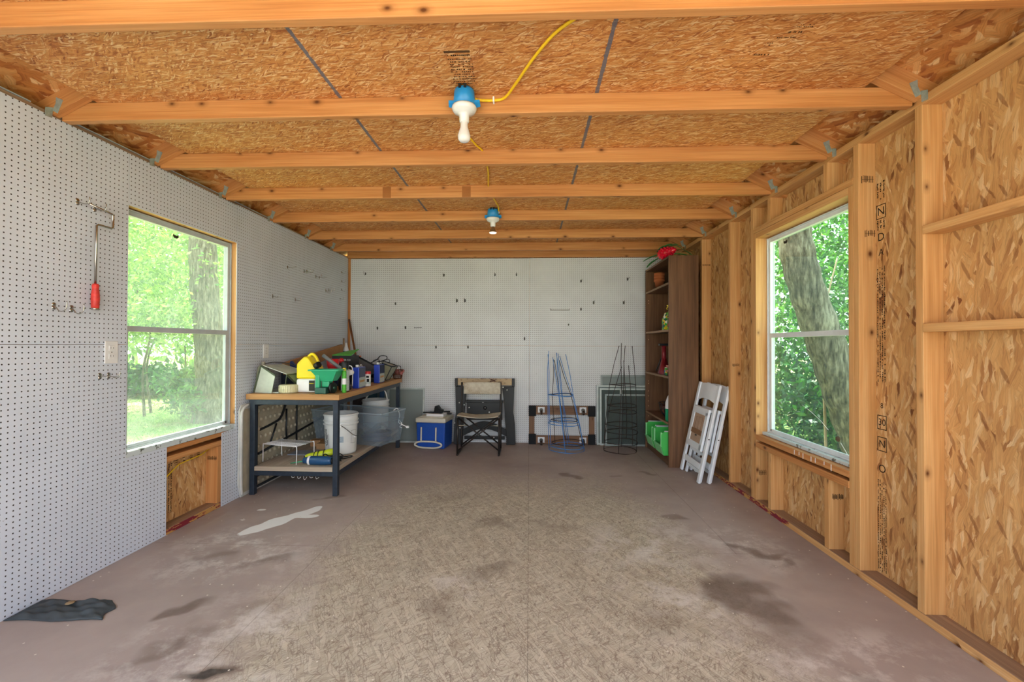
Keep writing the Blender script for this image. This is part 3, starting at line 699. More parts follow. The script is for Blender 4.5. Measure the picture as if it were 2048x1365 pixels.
tb('leg', [(xa, 3.57, .05), (xa, 3.57, .72)], [(xa, 3.62, .50), (xa, 3.80, .52), (xa, 3.92, .55), (xa, 3.99, .64), (xa, 4.03, .72)])
tb('leg', [(xa, 3.57, .12), (xa, 4.9, .16)], [(xa, 3.60, .30), (xa, 5.0, .45)])
tb('brace', [(xa, 3.77, .36), (xa, 3.86, .51)], r=.008); tb('brace', [(xa, 4.02, .30), (xa, 4.02, .62)], r=.0085); tb('brace', [(xa, 4.20, .26), (xa, 4.20, .72)], r=.009)
tb('edge_rail', [(xa, 3.52, .715), (xa, 5.1, .715)], [(xa, 3.52, .03), (xa, 5.1, .03)])

# ---- on the bench top
M['feeder'] = plain('pale painted tin', '#c3cbbd', .5, .1, .4, .15)
M['feeder_edge'] = plain('dark olive edging', '#4b5440', .5, .1, .4)
M['olive'] = plain('olive tin', '#7d8a63', .5, .1, .4)
def clear_mat(name, tint, mixv=.35, dif='#c9d2d4'):
    t = NT(name); tr = t.n('ShaderNodeBsdfTransparent'); tr.inputs[0].default_value = lin(tint); d = t.n('ShaderNodeBsdfPrincipled'); d.inputs['Base Color'].default_value = lin(dif); d.inputs['Roughness'].default_value = .25
    m = t.n('ShaderNodeMixShader'); m.inputs[0].default_value = mixv; t.link(tr.outputs[0], m.inputs[1]); t.link(d.outputs[0], m.inputs[2]); t.link(m.outputs[0], t.out.inputs[0]); t.N.remove(t.b); return t.m
M['clear'] = clear_mat('cloudy clear plastic', '#e6edf2', .28, '#b5c3ce')
M['clear_globe'] = clear_mat('smoky clear globe', '#e6e6de', .45, '#b9b5a6')
t = thing('bird_feeder', (-2.12, 3.64, BT), 'pale tin house-shaped bird feeder tipped on the near end of the workbench', 'bird feeder')
MB().prism([(-2.285, 3.535, BT + .002), (-2.125, 3.505, BT + .002), (-2.092, 3.50, .966), (-2.222, 3.525, 1.046)], (0, .006, 0)).build('end_panel', M['feeder'], t)
m = MB()
for a, b in (((-2.292, 3.535, BT + .004), (-2.228, 3.525, 1.048)), ((-2.228, 3.527, 1.048), (-2.09, 3.502, .968))): m.beam(a, b, .012, .008, (0, 1, 0))
m.build('edging', M['feeder_edge'], t)
MB().prism([(-2.215, 3.535, 1.048), (-2.20, 3.80, 1.045), (-1.985, 3.80, .985), (-2.03, 3.56, .975)], (0, 0, .006)).build('roof_panel', M['feeder'], t)
MB().prism([(-2.285, 3.545, BT + .001), (-2.075, 3.52, BT + .001), (-2.01, 3.80, BT + .001), (-2.28, 3.80, BT + .001)], (0, 0, .008)).build('base_panel', M['feeder'], t)
m = MB(); m.beam((-2.045, 3.565, .83), (-2.03, 3.565, .975), .006, .010, (0, 1, 0)); m.beam((-2.03, 3.57, .972), (-1.975, 3.70, .972), .006, .012); m.beam((-1.975, 3.70, .972), (-1.985, 3.66, .86), .006, .012, (0, 1, 0)); m.beam((-2.03, 3.57, .97), (-1.985, 3.66, .87), .006, .012, (0, 1, 0))
m.build('edging', M['feeder_edge'], t)
MB().prism([(-2.03, 3.58, .965), (-1.985, 3.70, .965), (-1.99, 3.66, .88)], (-.02, .01, 0)).build('hopper', M['olive'], t)
MB().lathe([(.045, 0), (.052, .06), (.052, .14), (.042, .20), (.016, .225), (.016, .245), (0, .246)], (-2.255, 3.60, BT + .012), (0, 0, 1), 18).build('globe', M['clear_globe'], t)
m = MB(); m.tube(curve([(-2.25, 3.60, 1.06), (-2.17, 3.62, 1.075), (-2.08, 3.68, 1.06), (-1.98, 3.74, 1.02)], 5), .004, 6); m.build('hanging_wire', M['black_metal'], t)
M['cream'] = plain('cream enamel', '#d8d5b0', .5, 0, .4, .15, 40)
m = MB(); n = 30
m.lathe([(0, 0), (.070, 0), (.076, .012), (.074, .034), (.077, .038), (.074, .044), (.076, .062), (.070, .068), (0, .070)], (-2.015, 3.575, BT), n=30)
t = thing('round_tin', (-2.015, 3.575, BT), 'round cream ribbed tin in front of the tipped bird feeder', 'tin'); m.build('tin_body', M['cream'], t)
m = MB()
for k in range(26):
    a = 2 * PI * k / 26; m.cyl((-2.015 + .0765 * math.cos(a), 3.575 + .0765 * math.sin(a), BT + .008), (-2.015 + .0765 * math.cos(a), 3.575 + .0765 * math.sin(a), BT + .062), .0022, n=5)
m.build('rib_pattern', M['cream'], t)

M['yellow'] = plain('yellow plastic', '#efd81c', .35, 0, .5, .06); M['label_dark'] = plain('dark printed label', '#23241f', .5)
t = thing('jug', (-1.872, 3.66, BT), 'yellow and white plastic jug with black cap on the workbench', 'jug')
MB().box(-1.958, -1.788, 3.575, 3.745, BT, .938).build('lower_body', M['white_plastic'], t, bevel=.018)
MB().prism([(-1.958, 3.575, .938), (-1.788, 3.575, .938), (-1.788, 3.575, 1.00), (-1.80, 3.575, 1.03), (-1.835, 3.575, 1.085), (-1.865, 3.575, 1.125), (-1.895, 3.575, 1.125), (-1.955, 3.575, 1.065)], (0, .17, 0)).build('upper_body', M['yellow'], t, bevel=.016)
MB().tube(curve([(-1.895, 3.66, 1.12), (-1.865, 3.66, 1.145), (-1.83, 3.66, 1.12), (-1.80, 3.66, 1.055)], 5), .013, 8).build('handle', M['yellow'], t)
MB().cyl((-1.80, 3.60, 1.045), (-1.765, 3.585, 1.06), .026, n=18).build('cap', M['black'], t)
MB().box(-1.845, -1.795, 3.5735, 3.575, .838, .925).build('label', M['label_dark'], t)
m = MB(); m.tube([(-1.84, 3.573, .90), (-1.80, 3.573, .90)], .003, 4); m.build('label_band', M['yellow'], t)

M['green_pl'] = plain('green plastic', '#2fa577', .35, 0, .5, .08); M['green_dk'] = plain('dark green plastic', '#2c5a4c', .4, 0, .5)
t = thing('seed_spreader', (-1.68, 3.55, BT), 'green hand seed spreader with funnel hopper in front of the yellow jug', 'spreader')
m = MB(); z0, z1 = .925, 1.015
A = [(-1.785, 3.475, z1), (-1.565, 3.475, z1), (-1.565, 3.635, z1), (-1.785, 3.635, z1)]; Bq = [(-1.715, 3.51, z0), (-1.615, 3.51, z0), (-1.615, 3.60, z0), (-1.715, 3.60, z0)]
for i in range(4): j = (i + 1) % 4; m.face([A[i], A[j], Bq[j], Bq[i]][::-1])
m.face(Bq[::-1])
C_ = [(a[0] * .97 + -1.675 * .03, a[1] * .97 + 3.555 * .03, a[2]) for a in A]; D_ = [(a[0] * .9 - 1.665 * .1, a[1] * .9 + 3.555 * .1, a[2] + .006) for a in Bq]
for i in range(4): j = (i + 1) % 4; m.face([C_[i], C_[j], D_[j], D_[i]]); m.face([A[i], A[j], C_[j], C_[i]])
m.face(D_); m.build('hopper', M['green_pl'], t)
m = MB(); m.box(-1.80, -1.55, 3.465, 3.478, 1.010, 1.022); m.box(-1.80, -1.55, 3.632, 3.645, 1.010, 1.022); m.box(-1.80, -1.787, 3.478, 3.632, 1.010, 1.022); m.box(-1.563, -1.55, 3.478, 3.632, 1.010, 1.022); m.build('rim', M['green_pl'], t, bevel=.002)
MB().box(-1.752, -1.715, 3.49, 3.53, .872, 1.008).build('post', M['green_pl'], t, bevel=.008)
MB().box(-1.71, -1.645, 3.515, 3.59, .875, .93).build('throat', M['green_pl'], t, bevel=.01)
MB().box(-1.752, -1.660, 3.485, 3.575, BT, .874).build('base', M['green_dk'], t, bevel=.006)
MB().cyl((-1.640, 3.55, .868), (-1.618, 3.545, .868), .044, n=24).build('wheel', M['black'], t)
m = MB(); m.cyl((-1.655, 3.552, .868), (-1.612, 3.544, .868), .010, n=12); m.build('axle', M['green_dk'], t)

def can(name, c, r, h, label, cat, body, cap, caph, bands=(), capr=None, group=None):
    t = thing(name, c, label, cat, group); x, y, z = c
    MB().lathe([(0, 0), (r * .94, 0), (r, .004), (r, h - .012), (r * .86, h), (0, h + .001)], c, n=20).build('body', body, t)
    for z0, z1, mt in bands: MB().lathe([(r + .0005, z0), (r + .0005, z1)], c, n=20).build('label', mt, t)
    cr = capr or r * .9
    MB().lathe([(cr, h - .004), (cr, h + caph - .004), (cr * .9, h + caph), (0, h + caph)], c, n=20).build('cap', cap, t)
    return t
M['grey_label'] = plain('grey printed label', '#b9c4c2', .5, 0, .4, .35, 120); M['lime'] = plain('lime green label', '#55b53a', .45, 0, .4, .3, 80)
can('spray_can', (-1.580, 3.675, BT), .033, .20, 'tall spray can with black cap and pale label on the front edge of the workbench', 'spray can', M['chrome'], M['black'], .058, [(.01, .185, M['grey_label'])])
can('spray_can', (-1.558, 3.605, BT), .018, .185, 'slim green spray can with yellow nozzle beside the tall black-capped can', 'spray can', M['lime'], M['yellow'], .022, [(.07, .12, M['white_plastic'])], .012)

M['blue_can'] = plain('blue lithographed tin', '#1f3fb4', .35, .1, .5, .1); M['navy_label'] = plain('navy printed label', '#23335f', .4, 0, .4, .3, 50); M['tan_label'] = plain('tan label band', '#b98a4e', .5)
def fcan(c, rz, label):
    t = thing('solvent_can', c, label, 'can', 'blue solvent cans on the workbench', rz)
    MB().box(-.031, .031, -.093, .093, 0, .195).build('body', M['blue_can'], t, bevel=.006)
    MB().box(.0312, .0318, -.085, .085, .10, .19).build('upper_label', M['navy_label'], t); MB().box(.0312, .0318, -.085, .085, .008, .10).build('lower_label', M['grey_label'], t)
    MB().box(.0319, .0322, -.07, .06, .055, .075).build('label_band', M['tan_label'], t)
    MB().cyl((0, -.05, .195), (0, -.05, .217), .014, n=14).build('cap', M['white_plastic'], t)
    MB().tube(curve([(0, .02, .194), (0, .03, .212), (0, .07, .212), (0, .08, .194)], 4), .003, 6).build('handle', M['white_plastic'], t)
fcan((-1.600, 4.030, BT), .05, 'rectangular blue solvent can beside the white bottle with red cap')
fcan((-1.605, 4.595, BT), .05, 'rectangular blue solvent can nearer the lantern, standing apart')
M['red'] = plain('red plastic', '#c8202a', .35, 0, .5)
t = can('tablet_bottle', (-1.588, 4.20, BT), .036, .122, 'white plastic bottle with red cap between the blue solvent cans', 'bottle', M['white_plastic'], M['red'], .022, [(.02, .045, M['grey_label'])], .036)
MB().box(-1.578, -1.553, 4.164, 4.1655, .865, .895).build('label_print', M['black'], t); 
MB().box(-1.583, -1.556, 4.1635, 4.165, .905, .925).build('label_print', M['black'], t)

t = thing('sprayer', (-1.655, 3.84, BT), 'black spray gun with white nozzle lying behind the spray cans', 'sprayer')
MB().lathe([(0, 0), (.045, .004), (.052, .05), (.044, .10), (.025, .13), (0, .135)], (-1.655, 3.83, BT), n=16).build('motor', M['black'], t)
MB().lathe([(.022, 0), (.030, .05), (.020, .10), (0, .105)], (-1.655, 3.83, .975), (.9, -.4, .06), 14).build('nozzle', M['white_plastic'], t)
MB().tube(curve([(-1.61, 3.90, .85), (-1.60, 3.88, .95), (-1.60, 3.87, 1.02), (-1.63, 3.87, 1.035), (-1.64, 3.88, .99)], 5), .005, 6).build('trigger_loop', M['white_plastic'], t)
MB().lathe([(0, 0), (.022, 0), (.022, .05), (0, .05)], (-1.60, 3.765, BT + .022), (0, 1, 0), 12).build('battery', M['black'], t)

M['cardboard'] = plain('brown cardboard', '#a97f57', .8, 0, .2, .15, 8)
M['tan'] = plain('tan leatherette', '#c9a37c', .6)
tag(MB().beam((-2.225, 3.86, 1.005), (-2.20, 5.02, 1.175), .028, .112).build('board', M['cardboard'], at=(-2.21, 4.4, 1.05), bevel=.003), 'long tan board sloping up along the pegboard wall over the workbench clutter', 'board')
t = thing('tool_case', (-2.17, 4.15, BT), 'dark blue tool case against the wall under the sloping tan board', 'case')
MB().box(-2.29, -2.10, 3.92, 4.42, BT, .97).build('case_body', plain('navy case plastic', '#22293c', .5), t, bevel=.012)
MB().prism([(-2.27, 3.93, .97), (-2.10, 3.93, .97), (-2.20, 3.93, 1.075)], (0, .03, 0)).build('blade', plain('navy blade', '#1c2f63', .4), t)
t = thing('printed_box', (-1.90, 4.42, BT), 'black carton with white print and a green flap amid the bench clutter', 'box')
MB().box(-2.00, -1.80, 4.33, 4.53, BT, 1.115).build('carton', M['black'], t, bevel=.002)
text('TRANSFER CO', .024, frame4((-1.885, 4.3292, 1.07), (1, 0, 0), (0, 0, 1)), M['white_plastic'], t)
MB().prism([(-2.0, 4.33, 1.116), (-1.80, 4.33, 1.116), (-1.80, 4.53, 1.175), (-1.95, 4.53, 1.15)], (0, 0, .006)).build('flap', M['lime'], t)
t = thing('funnel', (-1.83, 3.98, BT), 'red plastic funnel behind the yellow jug', 'funnel')
MB().lathe([(.006, .0), (.010, .09), (.05, .20), (.058, .27), (.054, .27), (.044, .20)], (-1.83, 3.985, BT), n=18).build('cone', M['red'], t)
tag(MB().cyl((-1.885, 3.90, 1.13), (-1.70, 3.93, .985), .016, n=14).build('tube', plain('grey plastic tube', '#8d9395', .4), at=(-1.79, 3.92, 1.05)), 'grey plastic tube lying across the red funnel', 'tube')
t = thing('sander', (-1.92, 4.20, BT), 'blue and black sander with tan pad behind the red funnel', 'sander')
MB().box(-2.00, -1.84, 4.14, 4.28, BT, .99).build('body', plain('navy tool body', '#20285a', .4), t, bevel=.02)
MB().lathe([(0, 0), (.05, .0), (.052, .02), (.03, .05), (0, .055)], (-1.92, 4.19, .992), (.3, -.35, .9), 16, squash=.7).build('pad', M['tan'], t)
MB().sphere((-1.85, 4.21, 1.07), .026, 12, 8).build('knob', M['red'], t); MB().cyl((-1.85, 4.21, .985), (-1.85, 4.21, 1.06), .012, n=10).build('neck', M['black'], t)
t = thing('scrub_brush', (-2.20, 5.20, BT), 'blue scrub brush standing in the corner behind the bench clutter', 'brush')
MB().box(-2.235, -2.165, 5.10, 5.16, BT, 1.06).build('handle', M['black'], t, bevel=.01); MB().box(-2.24, -2.15, 5.09, 5.165, 1.06, 1.15).build('head', plain('blue brush block', '#1b4f9a', .4), t, bevel=.01)
MB().lathe([(.035, 0), (.02, .05), (.008, .10), (0, .1)], (-2.195, 5.128, 1.15), n=10).build('tip', M['white_plastic'], t)
M['handle_wood'] = lumber('brown broom handle', [(.25, '#5d3519'), (.5, '#7d4a24'), (.75, '#9a6133')], False)
tag(MB().tube([(-2.285, 5.42, 1.545), (-2.03, 5.14, BT)], .013, 10).build('broom_handle', M['handle_wood'], at=(-2.03, 5.14, BT)), 'brown wooden handle leaning into the corner from the far end of the workbench', 'handle')
tag(MB().tube([(-2.300, 5.30, 1.30), (-2.17, 5.02, BT)], .011, 10).build('dowel', M['tan'], at=(-2.17, 5.02, BT)), 'shorter pale dowel leaning beside the brown handle in the corner', 'dowel')
t = thing('paint_tin', (-1.985, 4.95, BT), 'small dark tin with orange lid at the back of the workbench', 'tin')
MB().cyl((-1.985, 4.95, BT), (-1.985, 4.95, 1.06), .040, n=18).build('body', M['black_metal'], t); MB().cyl((-1.985, 4.95, 1.06), (-1.985, 4.95, 1.10), .042, n=18).build('lid', plain('orange lid', '#d5622a', .4), t)
t = thing('roller_tray', (-1.85, 4.66, BT), 'grey roller tray tipped up behind the black printed carton', 'tray')
m = MB(); m.prism([(-1.98, 4.58, .90), (-1.73, 4.58, .86), (-1.66, 4.72, .96), (-1.93, 4.72, 1.10)], (.004, 0, .012)); m.build('tray', plain('grey tray plastic', '#55585c', .5), t, bevel=.003)
m = MB(); m.beam((-1.98, 4.58, .91), (-1.93, 4.72, 1.11), .01, .03); m.beam((-1.93, 4.72, 1.11), (-1.66, 4.72, .97), .01, .03); m.build('rim', M['black_metal'], t)
m = MB(); m.box(-1.97, -1.70, 4.60, 4.70, BT, .865); m.build('foot', M['black_metal'], t)
t = thing('wire_bundle', (-1.73, 4.80, BT), 'tangle of black wire and hooks on the workbench beside the lantern', 'wire')
m = MB(); r = random.Random(4)
for k in range(7):
    c = V((-1.80 + .03 * k, 4.88 + r.uniform(-.03, .05), .95 + r.uniform(-.05, .06))); ra, rb = r.uniform(.04, .07), r.uniform(.03, .06); q = rotm(r.uniform(-1, 1), r.uniform(-1, 1), r.uniform(0, 3))
    m.tube([c + q @ V((ra * math.cos(2 * PI * i / 16), rb * math.sin(2 * PI * i / 16), .02 * math.sin(4 * PI * i / 16))) for i in range(16)], .0035, 5, True)
m.tube(curve([(-1.80, 4.88, 1.02), (-1.73, 4.88, 1.06), (-1.69, 4.88, 1.10), (-1.63, 4.90, 1.095), (-1.63, 4.90, 1.06), (-1.69, 4.90, 1.04)], 6), .005, 6); m.build('coil', M['black_metal'], t)
MB().box(-1.86, -1.71, 4.84, 4.93, BT, .90).build('reel', M['black'], t, bevel=.02)
M['lantern_glass'] = plain('dusty olive lantern glass', '#8c8a72', .25, 0, .5, .2)
t = thing('lantern', (-1.612, 4.76, BT), 'black framed lantern with dusty olive glass tipped near the far end of the workbench', 'lantern', None, -.15)
R = rotm(0, .30, 0)
def fr(a, b, h): return [R @ V((sx * a, sy * b, h)) + V((0, 0, .03)) for sx, sy in ((-1, -1), (1, -1), (1, 1), (-1, 1))]
A, Bq = fr(.045, .05, 0), fr(.085, .075, .17)
for i in range(4):
    j = (i + 1) % 4; m = MB(); m.face([A[i], A[j], Bq[j], Bq[i]]); m.build('pane', M['lantern_glass'], t, off=V())
m = MB()
for i in range(4):
    j = (i + 1) % 4; m.tube([A[i], Bq[i]], .005, 6); m.tube([A[i], A[j]], .005, 6); m.tube([Bq[i], Bq[j]], .007, 6)
m.build('frame', M['black_metal'], t, off=V())
m = MB(); m.face(Bq); m.build('cover', M['lantern_glass'], t, off=V())
m = MB(); m.face(A[::-1]); m.build('base', M['black_metal'], t, off=V())
c = R @ V((0, 0, .17)) + V((0, 0, .03)); MB().tube(curve([c + V((-.06, 0, 0)), c + V((-.05, 0, .04)), c + V((.01, 0, .05)), c + V((.02, 0, .005))], 5), .004, 6).build('bail', M['black_metal'], t, off=V())
M['rust'] = plain('rusty wire', '#6b3f2a', .8, .2, .3, .3, 60); M['pink'] = plain('faded pink bits', '#b3716f', .6, 0, .3, .3, 60)
t = thing('wire_basket', (-1.562, 5.105, BT), 'small rusty wire basket of pink oddments at the far corner of the workbench', 'basket')
m = MB(); c = V((-1.562, 5.105, BT))
for k in range(20):
    a = 2 * PI * k / 20; m.tube([c + V((.045 * math.cos(a), .045 * math.sin(a), .004)), c + V((.066 * math.cos(a + .1), .066 * math.sin(a + .1), .11))], .0028, 5)
for h, r_ in ((.004, .045), (.055, .056), (.11, .066)): m.tube([c + V((r_ * math.cos(2 * PI * i / 20), r_ * math.sin(2 * PI * i / 20), h)) for i in range(20)], .0032, 5, True)
m.build('basket', M['rust'], t); m = MB()
for k in range(9): a = k * 2.4; m.sphere(c + V((.03 * math.cos(a) * (k % 3), .02 * math.sin(a) * (k % 3), .07 + .008 * (k % 5))), .022, 8, 6)
m.build('contents', M['pink'], t); MB().tube(curve([c + V((-.05, 0, .11)), c + V((-.035, 0, .15)), c + V((.03, 0, .15)), c + V((.04, 0, .11))], 4), .004, 6).build('handle', M['black_metal'], t)

# ---- on the lower shelf
t = thing('wire_rack', (-2.06, 3.66, SH), 'white wire shelf rack standing on the near end of the lower shelf', 'rack', None, math.radians(-14))
m = MB()
for k in range(19): x = -.17 + k * .34 / 18; m.tube([(x, -.10, .15), (x, .10, .15)], .0022, 5)
for y in (-.10, 0, .10): m.tube([(-.175, y, .1475), (.175, y, .1475)], .003, 6)
m.build('grid', M['white_plastic'], t)
for x in (-.172, .172):
    for y in (-.10, .10): MB().tube(curve([(x * .93, y, .15), (x, y, .146), (x * 1.01, y, .08), (x, y * 1.02, 0)], 4), .0035, 6).build('leg', M['white_plastic'], t)
M['lemon'] = plain('lime yellow tool plastic', '#c9d92e', .35, 0, .5, .08); M['petrol'] = plain('petrol blue tool plastic', '#1d4a74', .35, 0, .5, .1)
t = thing('electric_tool', (-1.80, 3.67, SH), 'lime yellow electric tool wrapped with its cord on the lower shelf', 'tool')
p0, p1 = V((-1.885, 3.595, .268)), V((-1.665, 3.70, .305)); MB().lathe([(0, 0), (.026, .004), (.033, .03), (.034, .09), (.030, .16), (.034, .20), (.028, .235), (0, .24)], p0, p1 - p0, 16).build('body', M['lemon'], t)
m = MB(); d = (p1 - p0).normalized(); a = d.orthogonal().normalized(); b = d.cross(a)
for s in (.075, .105, .15): m.tube([p0 + d * (s + .012 * math.cos(2 * PI * i / 14)) + a * .037 * math.cos(2 * PI * i / 14) + b * .037 * math.sin(2 * PI * i / 14) for i in range(14)], .0035, 5, True)
m.build('cord_wrap', M['black'], t); MB().cyl(p0 - d * .004, p0 + d * .010, .02, n=12).build('vent', M['black'], t)
t = thing('electric_tool', (-1.73, 3.525, SH), 'petrol blue round-bodied electric tool at the front edge of the lower shelf', 'tool')
p0, p1 = V((-1.86, 3.525, .270)), V((-1.62, 3.525, .270)); MB().lathe([(0, 0), (.024, .003), (.028, .03), (.036, .05), (.036, .19), (.031, .22), (.031, .238), (0, .24)], p0, p1 - p0, 18).build('body', M['petrol'], t)
MB().cyl((-1.815, 3.525, .270), (-1.797, 3.525, .270), .0368, n=18).build('collar', M['white_plastic'], t); MB().cyl((-1.622, 3.525, .27), (-1.612, 3.525, .27), .026, n=16).build('end_cap', M['black'], t)
MB().tube([(-1.98, 3.545, .2385), (-1.86, 3.53, .262)], .004, 6).build('rod', M['green_pl'], t)
m = MB(); r = random.Random(9); pts = []
for i in range(60):
    a = i * .62; rr = .045 + .022 * math.sin(i * .9); pts.append((-1.665 + 1.35 * rr * math.cos(a), 3.64 + rr * math.sin(a), .245 + .045 * (i / 60) + .012 * math.sin(i * 1.7)))
m.tube(curve(pts, 2), .0042, 6); m.tube(curve([(-1.64, 3.66, .26), (-1.60, 3.74, .25), (-1.565, 3.80, .242), (-1.56, 3.73, .245), (-1.60, 3.65, .25), (-1.62, 3.56, .245)], 6), .0042, 6)
tag(m.build('tangled_cable', M['black'], at=(-1.665, 3.64, SH)), 'tangled black power cord on the lower shelf beside the white bucket', 'cord')
M['bucket'] = plain('scuffed white bucket plastic', '#dcdedd', .4, 0, .45, .1, 5)
def bucket(c, label, text_=False, up=False):
    t = thing('bucket', c, label, 'bucket', 'white plastic buckets under the workbench'); x, y, z = c
    MB().lathe([(0, .004), (.126, .004), (.130, .0), (.134, .02), (.146, .335), (.148, .365), (.143, .366), (.140, .33), (.128, .02), (0, .02)], c, n=36).build('pail', M['bucket'], t)
    m = MB()
    for h in (.275, .305, .355): m.lathe([(.146, h - .010), (.1535, h - .007), (.1535, h + .002), (.147, h + .005)], c, n=36)
    m.build('rim_ring', M['bucket'], t)
    return t
BK = (-1.735, 3.955, SH)
t = bucket(BK, 'white bucket with printed side standing at the near end of the lower shelf')
c = V(BK)
def onb(deg, h, dr=.003): a = math.radians(deg); rr = .135 + .012 * h / .335 + dr; return c + V((rr * math.cos(a), rr * math.sin(a), h))
MB().tube(curve([onb(-68, .275, .014), onb(-50, .235, .02), onb(-25, .175, .022), onb(5, .155, .02), onb(30, .19, .015)], 6), .003, 6).build('handle', M['dark_steel'], t)
for dg, h in ((-70, .27), (-15, .16)): q = onb(dg, h, .003); n_ = V((q.x - c.x, q.y - c.y, 0)).normalized(); MB().cyl(q, q + n_ * .012, .015, n=12).build('lug', M['white_plastic'], t)
m = MB(); rr = random.Random(5)
for a0, a1, h0, h1 in ((-136, -122, .19, .235), (-138, -130, .10, .185), (-128, -116, .085, .185)):
    h = h0
    while h < h1:
        l = rr.uniform(.004, .012)
        for k in range(2):
            b0 = a0 + (a1 - a0) * (k * .5 + rr.uniform(0, .12)); b1 = b0 + (a1 - a0) * rr.uniform(.22, .4)
            if rr.random() < .85: m.face([onb(b0, h), onb(b1, h), onb(b1, h + l * .75), onb(b0, h + l * .75)])
        h += l
for a_ in (-112.5, -140): m.face([onb(a_, .065), onb(a_ + .8, .065), onb(a_ + .8, .195), onb(a_, .195)])
m.build('print', M['black'], t)
q = onb(-66, .14, .0025); a = math.radians(-66); m = MB(); ex = V((-math.sin(a), math.cos(a), 0))
for i in range(6): z = V((0, 0, -.022 + i * .009)); m.face([q - ex * .02 + z, q + ex * .02 + z, q + ex * .02 + z + V((0, 0, .006)), q - ex * .02 + z + V((0, 0, .006))])
m.build('warning_sticker', plain('grey blue sticker', '#7f97ad', .5), t)
m = MB()
for a_, b_, h0, h1 in ((-30, -8, .10, .102), (-30, -8, .215, .217)): m.face([onb(a_, h0), onb(b_, h0), onb(b_, h1), onb(a_, h1)])
for a_ in (-30, -8): m.face([onb(a_, .10), onb(a_ + .6, .10), onb(a_ + .6, .217), onb(a_, .217)])
m.build('print', M['black'], t)
t = bucket((-1.77, 4.955, SH), 'white bucket with raised handle half hidden behind the clear tote')
MB().tube(curve([(-1.90, 4.93, .57), (-1.83, 4.92, .66), (-1.74, 4.92, .715), (-1.66, 4.93, .70), (-1.635, 4.94, .62), (-1.64, 4.95, .57)], 6), .006, 8).build('handle', M['white_plastic'], t)
t = thing('storage_tote', (-1.775, 4.47, SH), 'large clear plastic storage tote overhanging the lower shelf', 'tote', None, math.radians(-18))
m = MB(); a0, b0, a1, b1, h = .39, .17, .43, .205, .32
A = [(-a0, -b0, .001), (a0, -b0, .001), (a0, b0, .001), (-a0, b0, .001)]; Bq = [(-a1, -b1, h), (a1, -b1, h), (a1, b1, h), (-a1, b1, h)]
m.face(A[::-1])
for i in range(4): j = (i + 1) % 4; m.face([A[i], A[j], Bq[j], Bq[i]])
m.build('tub', M['clear'], t)
m = MB()
for i in range(4): j = (i + 1) % 4; m.beam(Bq[i], Bq[j], .016, .014)
m.build('rim', clear_mat('milky tote rim', '#eef2f4', .5, '#b4c2cc'), t, bevel=.003)
m = MB()
for i in range(4): j = (i + 1) % 4; m.beam(V(Bq[i]) * .985 + V((0, 0, -.085)), V(Bq[j]) * .985 + V((0, 0, -.085)), .004, .006)
m.build('moulded_line', M['clear'], t)
M['hose'] = plain('dark blue hose', '#2a3a55', .4, 0, .5, .15)
m = MB(); pts = []
for i in range(130): a = i * .30; rr = .13 + .012 * math.sin(i * .37); pts.append((-1.56 + rr * math.cos(a) * 1.05, 4.40 + rr * .85 * math.sin(a), SH + .022 + .085 * i / 130))
m.tube(pts, .012, 8); tag(m.build('hose', M['hose'], at=(-1.56, 4.40, SH)), 'coiled dark blue hose lying in the clear tote', 'hose')
m = MB(); m.surf(lambda u, v: (-1.76 + .26 * u + .02 * math.sin(9 * v), 4.30 + .30 * v - .05 * u, SH + .13 + .035 * math.sin(7 * u + 3 * v) + .02 * math.sin(13 * v)), 10, 10)
tag(m.build('plastic_bag', M['clear'], at=(-1.63, 4.42, SH + .13)), 'crumpled clear plastic bag over the hose in the tote', 'bag')
t = thing('plug_cord', (-1.335, 4.50, .33), 'short white cord with a plug hanging over the end of the clear tote', 'cord')
m = MB(); m.tube(curve([(-1.40, 4.44, .55), (-1.365, 4.46, .565), (-1.345, 4.47, .50), (-1.36, 4.49, .42), (-1.32, 4.50, .39), (-1.285, 4.51, .372)], 5), .0045, 6); m.tube(curve([(-1.352, 4.47, .45), (-1.33, 4.50, .40), (-1.35, 4.50, .37), (-1.325, 4.49, .36)], 5), .004, 6); m.build('cord', M['white_plastic'], t)
MB().box(-1.287, -1.257, 4.50, 4.522, .355, .378).build('plug', M['white_plastic'], t, bevel=.003)
tag(MB().box(-2.13, -2.03, 4.16, 4.24, SH, .295).build('carton', M['cardboard'], at=(-2.08, 4.2, SH), bevel=.002), 'small brown carton on the lower shelf between the wire rack and the bucket', 'box')
tag(MB().box(-2.02, -1.93, 4.06, 4.15, SH, .285).build('carton', plain('light cardboard', '#b48d62', .8), at=(-1.975, 4.1, SH), bevel=.002), 'light brown open carton behind the white bucket on the lower shelf', 'box')
tag(MB().box(-2.17, -1.96, 3.83, 3.99, SH, .238).build('tile', plain('blue grey tile', '#8e97a8', .4), at=(-2.065, 3.91, SH)), 'flat blue-grey tile on the lower shelf under the wire rack', 'tile')
for x0, x1, y, h, col, lab in ((-2.02, -1.90, 5.30, .78, '#1f4650', 'dark teal panel leaning behind the workbench next to the corner'), (-1.88, -1.82, 5.33, .77, '#2c4d70', 'narrow blue panel leaning behind the workbench'), (-1.80, -1.765, 5.36, .80, '#97a0a2', 'grey strip leaning behind the workbench beside the narrow blue panel'), (-2.22, -2.06, 5.33, .76, '#3a2b28', 'dark brown panel leaning in the corner behind the workbench')):
    tag(MB().prism([(x0, y, 0), (x1, y, 0), (x1, y + .09, h), (x0, y + .09, h)], (0, .012, 0)).build('panel', plain('panel ' + col, col, .5), at=((x0 + x1) / 2, y, 0)), lab, 'panel')
